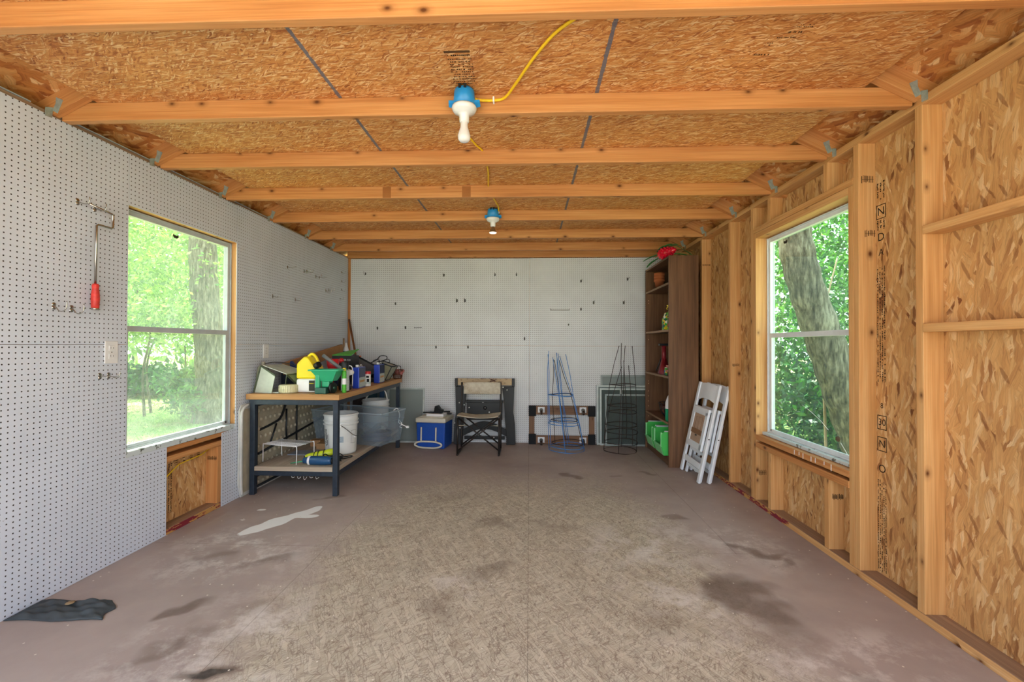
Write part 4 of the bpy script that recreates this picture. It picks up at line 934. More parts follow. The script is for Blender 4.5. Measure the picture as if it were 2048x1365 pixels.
# ------------------------------------------------------------------ along the pegboard end wall
def screen(c, w, h, lean, frame, cloth, label, th=.012, fw=.022, bar=False, group='window screens'):
    """framed insect screen standing on its edge and leaning back on the wall; c = foot centre"""
    t = thing('window_screen', c, label, 'screen', group); a = math.atan2(lean, h); R = rotm(-a); c = V(c)
    def P(x, z): return c + R @ V((x, 0, z))
    m = MB(); n = R @ V((0, 1, 0)); up = R @ V((0, 0, 1))
    for p, q in ((P(-w / 2, fw / 2), P(w / 2, fw / 2)), (P(-w / 2, h - fw / 2), P(w / 2, h - fw / 2))): m.beam(p, q, th, fw, up)
    for x in (-w / 2 + fw / 2, w / 2 - fw / 2): m.beam(P(x, fw), P(x, h - fw), th, fw, (1, 0, 0))
    if bar: m.beam(P(bar, fw), P(bar, h - fw), th, fw * 1.2, (1, 0, 0))
    m.build('frame', frame, t, bevel=.0015)
    m = MB(); m.face([P(-w / 2 + fw, fw), P(w / 2 - fw, fw), P(w / 2 - fw, h - fw), P(-w / 2 + fw, h - fw)]); m.build('screen_cloth', cloth, t)
    return t
M['screen_frame'] = plain('weathered screen frame', '#b9c2be', .45, .2, .4, .2); M['screen_frame_dk'] = plain('dull screen frame', '#8f9894', .45, .3, .4, .25)
screen((-1.66, 5.405, 0), .68, .685, .055, M['screen_frame'], M['screen_pale'], 'pale framed window screen leaning behind the far leg of the workbench')
screen((1.25, 5.445, 0), .72, .86, .018, M['screen_frame_dk'], M['screen_pale'], 'tallest of the window screens stacked between the wheeled dolly and the brown bookcase')
screen((1.21, 5.415, 0), .75, .735, .022, M['screen_frame'], M['screen_pale'], 'white framed window screen standing just in front of the tallest screen')
screen((1.23, 5.39, 0), .72, .70, .025, M['screen_frame'], M['screen_dark'], 'dark window screen with upright bar in the middle of the screen stack', bar=-.10)
screen((1.27, 5.365, 0), .68, .63, .03, M['screen_frame_dk'], M['screen_dark'], 'smallest front window screen with dark cloth beside the brown bookcase')

# cool box
M['cool_blue'] = plain('blue cool box plastic', '#1c50ad', .35, 0, .5, .06); M['cool_white'] = plain('aged white cool box plastic', '#d8d3c2', .4, 0, .45, .1)
t = thing('cool_box', (-1.145, 5.25, 0), 'blue cool box with white lid and carrying handle against the end wall', 'cool box', None, math.radians(-7))
m = MB(); m.prism([(-.168, -.145, 0), (.168, -.145, 0), (.178, -.155, .305), (-.178, -.155, .305)], (0, .30, 0)); m.build('body', M['cool_blue'], t, bevel=.012)
MB().box(-.186, .186, -.165, .165, .306, .362).build('lid', M['cool_white'], t, bevel=.014)
MB().box(-.15, .15, -.13, .13, .362, .372).build('lid_panel', M['cool_white'], t, bevel=.005)
m = MB(); m.tube(curve([(-.11, -.163, .255), (-.11, -.168, .10), (-.11, -.172, .085)], 3), .010, 8); m.tube(curve([(.07, -.163, .255), (.07, -.168, .10), (.07, -.172, .085)], 3), .010, 8)
m.build('handle_strap', M['cool_white'], t)
q = []
for i in range(28):
    a = 2 * PI * i / 28; q.append((-.02 + .135 * math.copysign(1, math.cos(a)) * min(1, abs(math.cos(a)) * 1.0) + .03 * math.copysign(1, math.cos(a)), -.178, .052 + .038 * math.sin(a)))
MB().tube(q, .011, 8, True).build('handle', M['cool_white'], t)
t = thing('tray', (-1.12, 5.20, .373), 'small white tray on the cool box lid with a black object in it', 'tray', None, math.radians(-7))
MB().box(-.10, .11, -.06, .08, 0, .032).build('tray', M['white_plastic'], t, bevel=.003)
t = thing('tape_dispenser', (-1.11, 5.21, .406), 'black tape dispenser lying in the white tray on the cool box', 'dispenser', None, math.radians(-12))
MB().prism([(-.07, -.03, 0), (.07, -.03, 0), (.085, -.03, .04), (.05, -.03, .055), (.02, -.03, .095), (-.02, -.03, .085), (-.03, -.03, .02)], (0, .05, 0)).build('body', M['black'], t, bevel=.006)
MB().box(-.10, -.02, -.035, .03, 0, .012).build('base', M['black'], t, bevel=.002)
tag(MB().cyl((-1.31, 5.33, .392), (-.98, 5.36, .40), .008, n=10).build('rod', M['black_metal'], at=(-1.15, 5.35, .39)), 'thin black rod lying along the back of the cool box lid', 'rod')
tag(MB().box(-1.085, -.955, 5.29, 5.35, .373, .390).build('pouch', M['black'], at=(-1.02, 5.32, .373), bevel=.006), 'flat black pouch at the back corner of the cool box lid', 'pouch')

# folding work stand
_t = NT('black paint with white splashes'); _v = _t.vor(_t.obj(), 17, dims='3D'); _n = _t.noise(_t.obj(), 30, 3, .7)[0]
_k = _t.math('MULTIPLY', _t.math('LESS_THAN', _t.math('ADD', _v['Distance'], _t.math('MULTIPLY', _n, .35)), .33), _t.math('GREATER_THAN', _t.sep(_v['Color'])[0], .66))
M['splash'] = _t.fin(_t.mix(_k, '#121416', '#d5d6d2'), .45)
_t = NT('paint stained jaw wood'); _n = _t.noise(_t.mapping(_t.obj(), sc=(9, 9, 22)), 1, 5, .7)[0]
M['jaw'] = _t.fin(_t.mix(_t.ramp(_n, [(.52, 0), (.6, 1)]), '#c5ad88', '#5c3521'), .6)
t = thing('work_stand', (-.55, 5.38, 0), 'paint-splashed black folding work stand leaning on the end wall behind the director chair', 'work stand')
MB().box(-.885, -.215, 5.36, 5.40, .730, .812).build('jaw_board', M['jaw'], t, bevel=.003)
for x0, x1 in ((-.920, -.886), (-.214, -.180)): MB().box(x0, x1, 5.355, 5.405, .715, .815).build('end_cap', M['black'], t, bevel=.004)
for s in (-1, 1):
    cx = -.55; P = [(.215, .715), (.365, .715), (.355, .40), (.375, .25), (.385, .02), (.375, 0), (.27, 0), (.27, .12), (.255, .30), (.245, .50)]
    MB().prism([(cx + s * a, 5.345, b) for a, b in P], (0, .045, 0)).build('leg', M['splash'], t, bevel=.004)
MB().box(-.77, -.33, 5.365, 5.385, .30, .52).build('step_panel', M['splash'], t, bevel=.004)
MB().box(-.78, -.32, 5.35, 5.39, .515, .545).build('cross_rail', M['splash'], t, bevel=.004)
MB().box(-.80, -.30, 5.36, 5.385, .06, .10).build('cross_rail', M['splash'], t, bevel=.004)
m = MB(); P = []
for i in range(13): u = i / 12; P.append((-.82 + .54 * u, 5.36, .18 + .10 * math.sin(PI * u)))
for i in range(13): u = 1 - i / 12; P.append((-.82 + .54 * u, 5.36, .10 + .09 * math.sin(PI * u)))
m.prism(P, (0, .02, 0)); m.build('arched_brace', M['splash'], t)
MB().lathe([(.022, 0), (.022, .012), (.012, .016), (0, .016)], (-.545, 5.364, .45), (0, -1, 0), 14).build('knob', M['black'], t)

# director chair
_t = NT('grubby canvas'); _n = _t.noise(_t.obj(), 8, 5, .7)[0]; M['canvas'] = _t.fin(_t.mix(_t.ramp(_n, [(.4, 0), (.7, 1)]), '#cdc6b4', '#a3937c'), .85)
M['chair_tube'] = plain('dark brown chair tube', '#2e2825', .4, .3, .5, .2)
t = thing('director_chair', (-.56, 4.93, 0), 'folding chair with dark tube legs and grubby canvas seat standing before the work stand', 'chair')
xl, xr, yf, yb = -.795, -.333, 4.80, 5.10
for x in (xl, xr):
    MB().tube(curve([(x, yf, .012), (x, yf - .004, .012), (x, (yf + yb) / 2, .012), (x, yb, .012)], 3), .011, 8).build('foot_rail', M['chair_tube'], t)
    MB().tube([(x, yf, .012), (x + .002, yf, .42)], .011, 8).build('front_post', M['chair_tube'], t)
    MB().tube(curve([(x, yb, .012), (x, yb, .45), (x * .985 - .008, yb - .01, .79)], 4), .011, 8).build('back_post', M['chair_tube'], t)
for y in (yf + .012, yb - .014):
    MB().tube([(xl, y, .05), (xr, y, .415)], .009, 8).build('cross_brace', M['chair_tube'], t); MB().tube([(xl, y + .02, .415), (xr, y + .02, .05)], .009, 8).build('cross_brace', M['chair_tube'], t)
for x in (xl, xr): MB().tube([(x, yf - .01, .43), (x, yb, .43)], .011, 8).build('seat_rail', M['chair_tube'], t)
for x, s in ((xl, 1), (xr, -1)): MB().tube([(x, yf + .02, .33), (x + s * .10, yf + .14, .31)], .006, 6).build('seat_strap', M['canvas'], t)
m = MB(); m.surf(lambda u, v: (xl - .005 + (xr - xl + .01) * u, yf - .005 + (yb - yf - .02) * v, .442 - .030 * math.sin(PI * u) + .006 * math.sin(5 * v + 4 * u)), 14, 8); m.build('seat', M['canvas'], t, solid=.006)
m = MB(); m.surf(lambda u, v: (-.768 + .432 * u, yb - .022 + .028 * math.sin(PI * u), .655 + .135 * v - .008 * math.sin(PI * u) * (1 - v)), 14, 5); m.build('back_strip', M['canvas'], t, solid=.006)

# wheeled dolly on its edge
M['dolly'] = lumber('brown dolly board', [(.25, '#5f4330'), (.5, '#805d43'), (.75, '#a17c5c')], True)
M['carpet'] = plain('dark carpet pad', '#2d2e30', .95, 0, .1, .4, 120)
t = thing('furniture_dolly', (.405, 5.43, 0), 'brown wooden dolly with four castors standing on edge against the end wall', 'dolly')
for z0, z1 in ((.003, .105), (.365, .475)): MB().box(-.004, .816, 5.415, 5.440, z0, z1, 0).build('board', M['dolly'], t, bevel=.002)
for x0, x1 in ((.0, .065), (.745, .812)): MB().box(x0, x1, 5.441, 5.464, .02, .46, 2).build('cross_board', M['dolly'], t, bevel=.002)
for x in (.04, .772):
    for z in (.062, .412): MB().box(x - .045, x + .045, 5.405, 5.4145, z - .065, z + .065).build('carpet_pad', M['carpet'], t, bevel=.003)
for x in (.150, .665):
    for z in (.052, .425):
        k = MB().box(x - .042, x + .042, 5.411, 5.4145, z - .035, z + .035).build('castor', M['white_plastic'], t, bevel=.002)
        m = MB(); m.cyl((x, 5.411, z), (x, 5.392, z), .022, n=14); m.box(x - .017, x - .013, 5.345, 5.395, z - .045, z + .012); m.box(x + .013, x + .017, 5.345, 5.395, z - .045, z + .012); m.build('fork', M['dark_steel'], k)
        MB().cyl((x - .011, 5.362, z - .028), (x + .011, 5.362, z - .028), .026, n=18).build('wheel', plain('brown castor wheel', '#3c2a22', .5), k)

# tomato cages
M['cage_blue'] = plain('blue coated wire', '#3f86d0', .45, 0, .5, .15, 30); M['cage_rust'] = plain('dark rusty wire', '#3b2d29', .8, .2, .3, .3, 30)
def cage(c, label, mat, r0, zs, rs, prong, spread, seed, tilt=(0, 0), n=4):
    t = thing('plant_cage', c, label, 'plant cage', 'wire plant cages'); c = V(c); rnd = random.Random(seed); a0 = rnd.uniform(0, 6)
    def at(z): return V((tilt[0] * z, tilt[1] * z, 0))
    for z, r in zip(zs, rs):
        MB().tube([c + at(z) + V((r * math.cos(2 * PI * i / 40), r * math.sin(2 * PI * i / 40), z + .006 * math.sin(4 * PI * i / 40))) for i in range(40)], .004, 6, True).build('ring', mat, t)
    for k in range(n):
        a = a0 + 2 * PI * k / n; pts = [c + at(z) + V((r * math.cos(a), r * math.sin(a), z)) for z, r in zip(zs, rs)]
        e = rnd.uniform(-.03, .03); top = c + at(prong) + V((spread * math.cos(a) + e, spread * math.sin(a), prong * (1 - rnd.uniform(0, .08))))
        pts.append(top * .55 + pts[-1] * .45 + V((rnd.uniform(-.01, .01), 0, 0))); pts.append(top)
        MB().tube(pts, .0035, 6).build('upright', mat, t)
    return t
cage((.442, 5.16, .004), 'blue wire plant cage upside down in front of the dolly', M['cage_blue'], .21, (0, .30, .635), (.208, .185, .150), 1.16, .09, 3, (-.11, .05))
cage((.450, 5.17, .040), 'second blue wire plant cage nested inside the first', M['cage_blue'], .2, (0, .29, .60), (.195, .170, .140), 1.10, .06, 8, (-.13, .05))
cage((.455, 5.175, .075), 'dark rusty wire plant cage nested inside the blue cages', M['cage_rust'], .18, (0, .27, .56), (.185, .155, .13), 1.05, .04, 5, (-.14, .05), 3)
cage((1.06, 5.13, .004), 'dark rusty plant cage standing before the window screens', M['cage_rust'], .19, (0, .30, .52, .76), (.185, .18, .165, .150), 1.29, .07, 12, (.05, .05))
cage((1.075, 5.14, .10), 'second dark rusty plant cage nested in the one before the window screens', M['cage_rust'], .18, (.0, .12, .35), (.19, .185, .16), .95, .05, 17, (.05, .05), 3)
# ------------------------------------------------------------------ bookcase by the stud wall
M['walnut'] = lumber('dark walnut veneer', [(.28, '#422c1c'), (.45, '#65462f'), (.58, '#77563b'), (.78, '#90694a')], False, rough=.45, fine=34)
M['walnut_edge'] = lumber('pale shelf edge', [(.25, '#7d6046'), (.5, '#93755a'), (.75, '#a88a6c')], False)
t = thing('bookcase', (1.56, 4.89, 0), 'tall dark brown bookcase against the stud wall with its shelves facing the room', 'bookcase')
X0, X1, N0, N1, HB = 1.405, 1.700, 4.44, 5.335, 2.14
MB().box(X0, X1, N0, N0 + .019, 0, HB, 2).build('side_panel', M['walnut'], t, bevel=.001)
MB().box(X0, X1, N1 - .019, N1, 0, HB, 2).build('side_panel', M['walnut'], t, bevel=.001)
MB().box(X1 - .006, X1, N0 + .0195, N1 - .0195, .0, HB - .002, 2).build('back_panel', M['walnut'], t)
MB().box(X0, X1 - .007, N0 + .0195, N1 - .0195, HB - .022, HB - .002, 1).build('top_panel', M['walnut'], t)
SZ = (1.872, 1.392, .915, .445)
for z in SZ:
    s = MB().box(X0 + .006, X1 - .007, N0 + .0195, N1 - .0195, z - .022, z, 1).build('shelf', M['walnut'], t)
    MB().box(X0 + .003, X0 + .0058, N0 + .0195, N1 - .0195, z - .022, z, 1).build('edge_band', M['walnut_edge'], s)
MB().box(X0 + .006, X1 - .007, N0 + .0195, N1 - .0195, .085, .105, 1).build('bottom_shelf', M['walnut'], t)
MB().box(X0 + .02, X0 + .036, N0 + .0195, N1 - .0195, 0, .084, 1).build('plinth', M['walnut'], t)
m = MB()
for z in (1.77, 1.74, 1.30, .80, .77, .68, .62, .56, .50, .38): m.cyl((X0 + .035, N1 - .0198, z), (X0 + .035, N1 - .0225, z), .005, n=8)
m.build('peg_hole_pattern', M['tan'], t)

M['terracotta'] = plain('terracotta', '#b8693f', .8, 0, .2, .12, 14); M['terra_pink'] = plain('pinkish clay', '#c98a73', .8, 0, .2, .12, 14)
def pot(c, r, h, label, mat, group, up=True):
    t = thing('flower_pot', c, label, 'flower pot', group)
    MB().lathe([(0, .004), (r * .62, .004), (r * .62, 0), (r * .86, h * .72), (r * .90, h * .72)], c, n=26).build('bowl', mat, t)
    MB().lathe([(r * .88, h * .72), (r, h * .72), (r, h), (r * .9, h), (r * .86, h * .75)], c, n=26).build('rim', mat, t)
    return t
for k, (dz, lab) in enumerate(((0, 'lowest of the three nested terracotta pots on the top inner shelf'), (.032, 'middle one of the three nested terracotta pots on the top inner shelf'), (.064, 'uppermost of the three nested terracotta pots on the top inner shelf'))):
    pot((1.475, 5.00, SZ[0] + dz), .060 - .001 * k, .115, lab, M['terracotta'], 'nested pots on the top inner shelf')

M['spray_green'] = plain('green spray bottle', '#5cb83e', .3, 0, .5, .1)
_t = NT('printed garden label'); _v = _t.vor(_t.obj(), 42, dims='3D'); M['garden_label'] = _t.fin(_t.ramp(_t.sep(_v['Color'])[0], [(0, '#1d5f50'), (.3, '#3fae3a'), (.5, '#e0c13a'), (.7, '#b33a2c'), (.85, '#e9e6da')], 'CONSTANT'), .45)
def sprayer(c, label, body, head, lab, h, group=None, rz=0.0):
    t = thing('spray_bottle', c, label, 'spray bottle', group, rz)
    MB().lathe([(0, 0), (.040, .0), (.043, .01), (.043, h * .60), (.034, h * .74), (.016, h * .82), (.014, h * .86), (0, h * .86)], n=20, squash=.65).build('bottle', body, t)
    if lab is not None: MB().lathe([(.0435, h * .10), (.0435, h * .55)], n=20, squash=.66).build('label', lab, t)
    MB().cyl((0, 0, h * .85), (0, 0, h * .92), .016, n=14).build('collar', head, t)
    k = MB().prism([(-.030, -.013, h * .91), (.028, -.013, h * .91), (.045, -.013, h * .95), (.045, -.013, h * .985), (-.02, -.013, h), (-.036, -.013, h * .97)], (0, .026, 0)).build('spray_head', head, t, bevel=.003)
    MB().tube(curve([(.030, 0, h * .92), (.045, 0, h * .87), (.040, 0, h * .80)], 4), .005, 6).build('trigger', head, k)
    return t
sprayer((1.495, 4.645, SZ[1]), 'green spray bottle with yellow trigger head on the second shelf', M['spray_green'], M['yellow'], M['garden_label'], .27, None, 2.6)
t = thing('weed_killer_pack', (1.47, 4.72, SZ[1]), 'yellow and green printed garden pack on the second shelf beside the spray bottle', 'pack')
MB().prism([(1.43, 4.70, SZ[1] + .001), (1.52, 4.70, SZ[1] + .001), (1.52, 4.70, SZ[1] + .12), (1.49, 4.70, SZ[1] + .19), (1.46, 4.70, SZ[1] + .19), (1.43, 4.70, SZ[1] + .12)], (0, .055, 0)).build('carton', M['garden_label'], t, bevel=.004)
MB().box(1.435, 1.515, 4.699, 4.6995, SZ[1] + .01, SZ[1] + .03).build('band', M['yellow'], t)
can('canister', (1.475, 4.535, SZ[1]), .032, .135, 'white canister with orange lid on the second shelf nearest the side panel', 'canister', M['white_plastic'], plain('bright orange lid', '#df6a35', .4), .016, [(.02, .115, M['grey_label'])], .031)
M['dark_red'] = plain('dark red paint', '#86202a', .4, .1, .5, .15)
t = thing('jack_stand', (1.49, 4.88, SZ[2]), 'dark red jack stand with black head at the back of the third shelf', 'jack stand')
MB().cyl((1.49, 4.88, SZ[2] + .12), (1.49, 4.88, SZ[2] + .31), .024, n=16).build('column', M['dark_red'], t)
MB().lathe([(.075, 0), (.075, .006), (.030, .17), (.026, .17)], (1.49, 4.88, SZ[2]), n=4).build('base', M['dark_red'], t)
MB().box(1.435, 1.545, 4.855, 4.905, SZ[2] + .311, SZ[2] + .335).build('head', M['black_metal'], t, bevel=.005)
MB().tube([(1.42, 4.93, SZ[2] + .03), (1.47, 4.915, SZ[2] + .17)], .006, 6).build('lever', M['black_metal'], t)
sprayer((1.505, 4.60, SZ[2]), 'white spray bottle on the third shelf behind the clay pots', M['white_plastic'], M['white_plastic'], None, .295, None, 2.9)
pot((1.470, 4.54, SZ[2]), .062, .062, 'lower pinkish clay pot on the third shelf', M['terra_pink'], 'clay pots on the third shelf'); pot((1.470, 4.54, SZ[2] + .050), .060, .062, 'upper pinkish clay pot on the third shelf', M['terra_pink'], 'clay pots on the third shelf')
t = thing('seed_box', (1.455, 4.665, SZ[2]), 'small printed box standing beside the clay pots on the third shelf', 'box'); MB().box(1.435, 1.475, 4.645, 4.69, SZ[2], SZ[2] + .085).build('carton', M['garden_label'], t, bevel=.002); MB().box(1.434, 1.4345, 4.65, 4.685, SZ[2] + .03, SZ[2] + .05).build('label', M['blue_can'], t)
t = thing('hanging_basket', (1.54, 4.83, SZ[3]), 'dark wire hanging basket with brown liner on the lowest shelf', 'basket'); c = V((1.54, 4.83, SZ[3] + .004)); m = MB()
pr = [(.055, 0), (.085, .04), (.105, .09), (.118, .15)]
for k in range(14):
    a = 2 * PI * k / 14; m.tube([c + V((r_ * math.cos(a + h * 3), r_ * math.sin(a + h * 3), h)) for r_, h in pr], .0028, 5); m.tube([c + V((r_ * math.cos(a - h * 3), r_ * math.sin(a - h * 3), h)) for r_, h in pr], .0024, 5)
for r_, h in pr: m.tube([c + V((r_ * math.cos(2 * PI * i / 24), r_ * math.sin(2 * PI * i / 24), h)) for i in range(24)], .0035, 5, True)
m.build('wire_frame', M['black_metal'], t); MB().lathe([(0, .004), (.05, .004), (.080, .042), (.100, .09), (.108, .125)], c, n=20).build('liner', plain('brown moss liner', '#6d4437', .95, 0, .1, .4, 60), t)
t = thing('fertilizer_bottle', (1.475, 4.565, SZ[3]), 'white and green bottle on the lowest shelf, half hidden by the side panel', 'bottle')
MB().lathe([(0, 0), (.060, 0), (.066, .02), (.066, .13), (.066, .131)], (1.475, 4.565, SZ[3]), n=22).build('lower_body', plain('teal green plastic', '#1f9467', .35), t)
MB().lathe([(.066, .131), (.064, .19), (.045, .25), (.020, .29), (.016, .315), (0, .316)], (1.475, 4.565, SZ[3]), n=22).build('upper_body', M['white_plastic'], t)
M['bin_green'] = plain('bright green bin plastic', '#5bd067', .35, 0, .5, .06); M['bin_front_lit'] = plain('lit green bin front', '#8fe39a', .35, 0, .5, .06); M['bin_green'] = plain('shaded green bin tub', '#46bb55', .35, 0, .5, .06); M['bin_lid'] = plain('pale bin rim', '#cfd2d6', .4)  # one green plastic; light on the front and shade inside put into colour
def binbox(y, label):
    t = thing('stacking_bin', (1.46, y, .1055), label, 'bin', 'green stacking bins at the bottom of the bookcase')
    x0, x1, y0, y1, z0, h = 1.345, 1.56, y - .15, y + .15, .1055, .245; m = MB()
    m.box(x0 + .03, x1, y0 + .012, y1 - .012, z0, z0 + .006)
    m.prism([(x0 + .03, y0 + .012, z0), (x1, y0 + .012, z0), (x1, y0 + .012, z0 + h), (x0 + .03, y0 + .012, z0 + h), (x0, y0 + .012, z0 + h - .03), (x0, y0 + .012, z0 + .095)], (0, .005, 0)); m.prism([(x0 + .03, y1 - .017, z0), (x1, y1 - .017, z0), (x1, y1 - .017, z0 + h), (x0 + .03, y1 - .017, z0 + h), (x0, y1 - .017, z0 + h - .03), (x0, y1 - .017, z0 + .095)], (0, .005, 0))
    m.box(x1 - .005, x1, y0 + .017, y1 - .017, z0, z0 + h)
    m.prism([(x0 + .034, y0 + .017, z0), (x0 + .028, y0 + .017, z0), (x0 - .002, y0 + .017, z0 + .095), (x0 + .006, y0 + .017, z0 + .095)], (0, .266, 0)); m.build('tub', M['bin_green'], t, bevel=.001)
    m = MB(); m.prism([(x0 + .026, y0 + .02, z0 + .002), (x0 - .004, y0 + .02, z0 + .098), (x0 - .007, y0 + .02, z0 + .098), (x0 + .023, y0 + .02, z0 + .002)], (0, .26, 0)); m.box(x0 - .008, x0 + .008, y0 + .012, y1 - .012, z0 + .092, z0 + .102); m.build('lip', M['bin_front_lit'], t, bevel=.002)
    m = MB(); m.box(x0 + .03, x1, y0 + .002, y0 + .018, z0 + h, z0 + h + .010); m.box(x0 + .03, x1, y1 - .018, y1 - .002, z0 + h, z0 + h + .010); m.box(x1 - .014, x1, y0, y1, z0 + h, z0 + h + .010); m.build('rim', M['bin_lid'], t, bevel=.002)
    m = MB()
    for s in (y0 + .028, y1 - .028): m.box(x0 - .004, x0 + .012, s - .010, s + .010, z0 + .10, z0 + h - .01)
    m.build('front_post', M['bin_front_lit'], t, bevel=.003)
binbox(4.625, 'nearer green stacking bin at the bottom of the bookcase, holding a grey tin'); binbox(4.95, 'farther green stacking bin at the bottom of the bookcase')
can('tin', (1.425, 4.58, .1125), .05, .19, 'blue-grey tin standing in the nearer green bin', 'tin', plain('blue grey tin', '#7d93b5', .4, .2), M['black'], .010, [(.03, .12, plain('slate label', '#5f7aa3', .5))], .049)
# ornament on top
M['gloss_red'] = plain('glossy red plastic', '#d3122e', .18, 0, .6, .05); M['leaf_pl'] = plain('glossy green leaf plastic', '#1f7a33', .3, 0, .5, .15)
t = thing('strawberry_ornament', (1.46, 4.66, HB), 'bumpy glossy red plastic ornament with long green leaves on top of the bookcase', 'ornament')
c0 = V((1.395, 4.74, HB + .062)); ax = V((.55, -.80, .12)).normalized(); R = ax.to_track_quat('Z', 'Y').to_matrix()
m = MB(); m.lathe([(0, 0), (.030, .006), (.052, .03), (.060, .065), (.054, .115), (.036, .17), (.012, .215), (0, .22)], c0, ax, 22)
for i in range(9):
    for k in range(9):
        h = .02 + i * .02; r_ = float(np.interp(h, [0, .03, .065, .115, .17, .215], [.02, .052, .060, .054, .036, .012])); a = 2 * PI * (k + .5 * (i % 2)) / 9
        m.sphere(c0 + ax * h + R @ V((r_ * math.cos(a), r_ * math.sin(a), 0)), .010, 7, 5)
m.build('berry', M['gloss_red'], t)
def leaf(pts, w):
    m = MB(); P = curve(pts, 6); n = len(P)
    L, Rr = [], []
    for i, p in enumerate(P):
        d = (P[min(i + 1, n - 1)] - P[max(i - 1, 0)]).normalized(); s = d.cross(V((0, 0, 1))).normalized(); ww = w * math.sin(PI * (i + .6) / (n + .2)) ** .7; L.append(p + s * ww + V((0, 0, .004))); Rr.append(p - s * ww + V((0, 0, .004)))
    for i in range(n - 1): m.face([L[i], P[i], P[i + 1], L[i + 1]], None, True); m.face([P[i], Rr[i], Rr[i + 1], P[i + 1]], None, True)
    m.build('leaf', M['leaf_pl'], t, solid=.003)
for pts, w in (([(1.40, 4.72, HB + .07), (1.33, 4.82, HB + .055), (1.26, 4.86, HB + .02)], .018), ([(1.39, 4.74, HB + .03), (1.33, 4.80, HB - .01), (1.29, 4.84, HB - .055)], .018), ([(1.43, 4.70, HB + .12), (1.47, 4.66, HB + .155), (1.54, 4.58, HB + .14)], .022),
               ([(1.46, 4.68, HB + .13), (1.52, 4.58, HB + .13), (1.60, 4.52, HB + .06), (1.66, 4.50, HB + .01)], .022), ([(1.38, 4.76, HB + .10), (1.42, 4.70, HB + .14), (1.50, 4.62, HB + .15)], .02), ([(1.50, 4.60, HB + .05), (1.58, 4.55, HB + .03), (1.65, 4.55, HB + .01)], .018)): leaf(pts, w)

# folding chairs
M['resin'] = plain('white resin', '#e6ebf0', .35, 0, .5, .05); M['seat_pad'] = plain('tan seat underside', '#b59a84', .7, 0, .3, .15); M['pad_band'] = plain('brown strap', '#8a6547', .6)
def chair(foot, top, label):
    """folded flat and stood up: local x along the chair's width (into the world's y), z up its length"""
    t = thing('folding_chair', foot, label, 'folding chair', 'white folding chairs leaning on the stud wall')
    F, T = V(foot), V(top); up = (T - F); L = up.length; up.normalize(); wd = V((0, -1, 0)); nn = wd.cross(up).normalized()   # nn: out towards the room
    if nn.x > 0: nn = -nn
    def P(x, z, d=0): return F + wd * x + up * z + nn * d
    W = .215
    def bar(name, a, b, w, h, mat='resin', par=None, upv=None, bev=.004): return MB().beam(a, b, w, h, upv or nn).build(name, M[mat], par or t, bevel=bev)
    for s in (-1, 1):
        bar('front_leg', P(s * W, 0, .010), P(s * W, L, .004), .045, .022)
        bar('rear_leg', P(s * (W - .045), .0, -.022), P(s * (W - .045), L * .60, -.022), .034, .020)
    b = MB()
    for i in range(9):
        u0, u1 = -1 + 2 * i / 9, -1 + 2 * (i + 1) / 9
        def zz(u): return L - .165 - .03 * (u * u) + .022
        b.prism([P(u0 * (W - .02), zz(u0), .016 - .012 * u0 * u0), P(u1 * (W - .02), zz(u1), .016 - .012 * u1 * u1), P(u1 * (W - .02), L - .01 + .012 * (1 - u1 * u1), .016 - .012 * u1 * u1), P(u0 * (W - .02), L - .01 + .012 * (1 - u0 * u0), .016 - .012 * u0 * u0)], nn * -.014)
    b.build('back_panel', M['resin'], t)
    bar('back_rail', P(-W + .02, L - .245, .006), P(W - .02, L - .245, .006), .03, .018)
    for s in (-1, 1): bar('seat_side', P(s * .150, L * .31, .026), P(s * .150, L * .70, .026), .055, .022)
    bar('seat_end', P(-.176, L * .70, .026), P(.176, L * .70, .026), .065, .022); bar('seat_end', P(-.176, L * .335, .026), P(.176, L * .335, .026), .060, .022)
    k = MB().beam(P(0, L * .36, .024), P(0, L * .67, .024), .25, .012, nn).build('seat_pad', M['seat_pad'], t)
    MB().beam(P(-.122, L * .475, .033), P(.122, L * .475, .033), .045, .006, nn).build('strap', M['pad_band'], k); MB().beam(P(0, L * .43, .033), P(0, L * .445, .033), .03, .006, nn).build('clip', M['dark_steel'], k)
    m = MB(); m.tube([P(-.07, L * .50, .031), P(-.07, L * .63, .031), P(.07, L * .63, .031), P(.07, L * .50, .031)], .0015, 4, True); m.tube([P(0, L * .50, .031), P(0, L * .63, .031)], .0012, 4); m.build('seam', M['pad_band'], k)
    bar('rung', P(-W + .03, L * .155, .010), P(W - .03, L * .155, .010), .055, .018); bar('rung', P(-W + .05, L * .27, -.02), P(W - .05, L * .27, -.02), .030, .016); bar('rung', P(-W + .05, L * .09, -.02), P(W - .05, L * .09, -.02), .030, .016)
    m = MB()
    for s in (-1, 1): m.cyl(P(s * (W + .023), L * .45, .01), P(s * (W + .026), L * .45, .01), .006, n=10)
    m.build('rivet', M['dark_steel'], t)
    return t
chair((1.515, 4.155, .004), (1.700, 4.155, .872), 'nearer white folding chair leaning on the stud wall, its tan seat underside showing')
chair((1.600, 4.145, .004), (1.775, 4.145, .865), 'white folding chair leaning on the stud wall behind the other one')
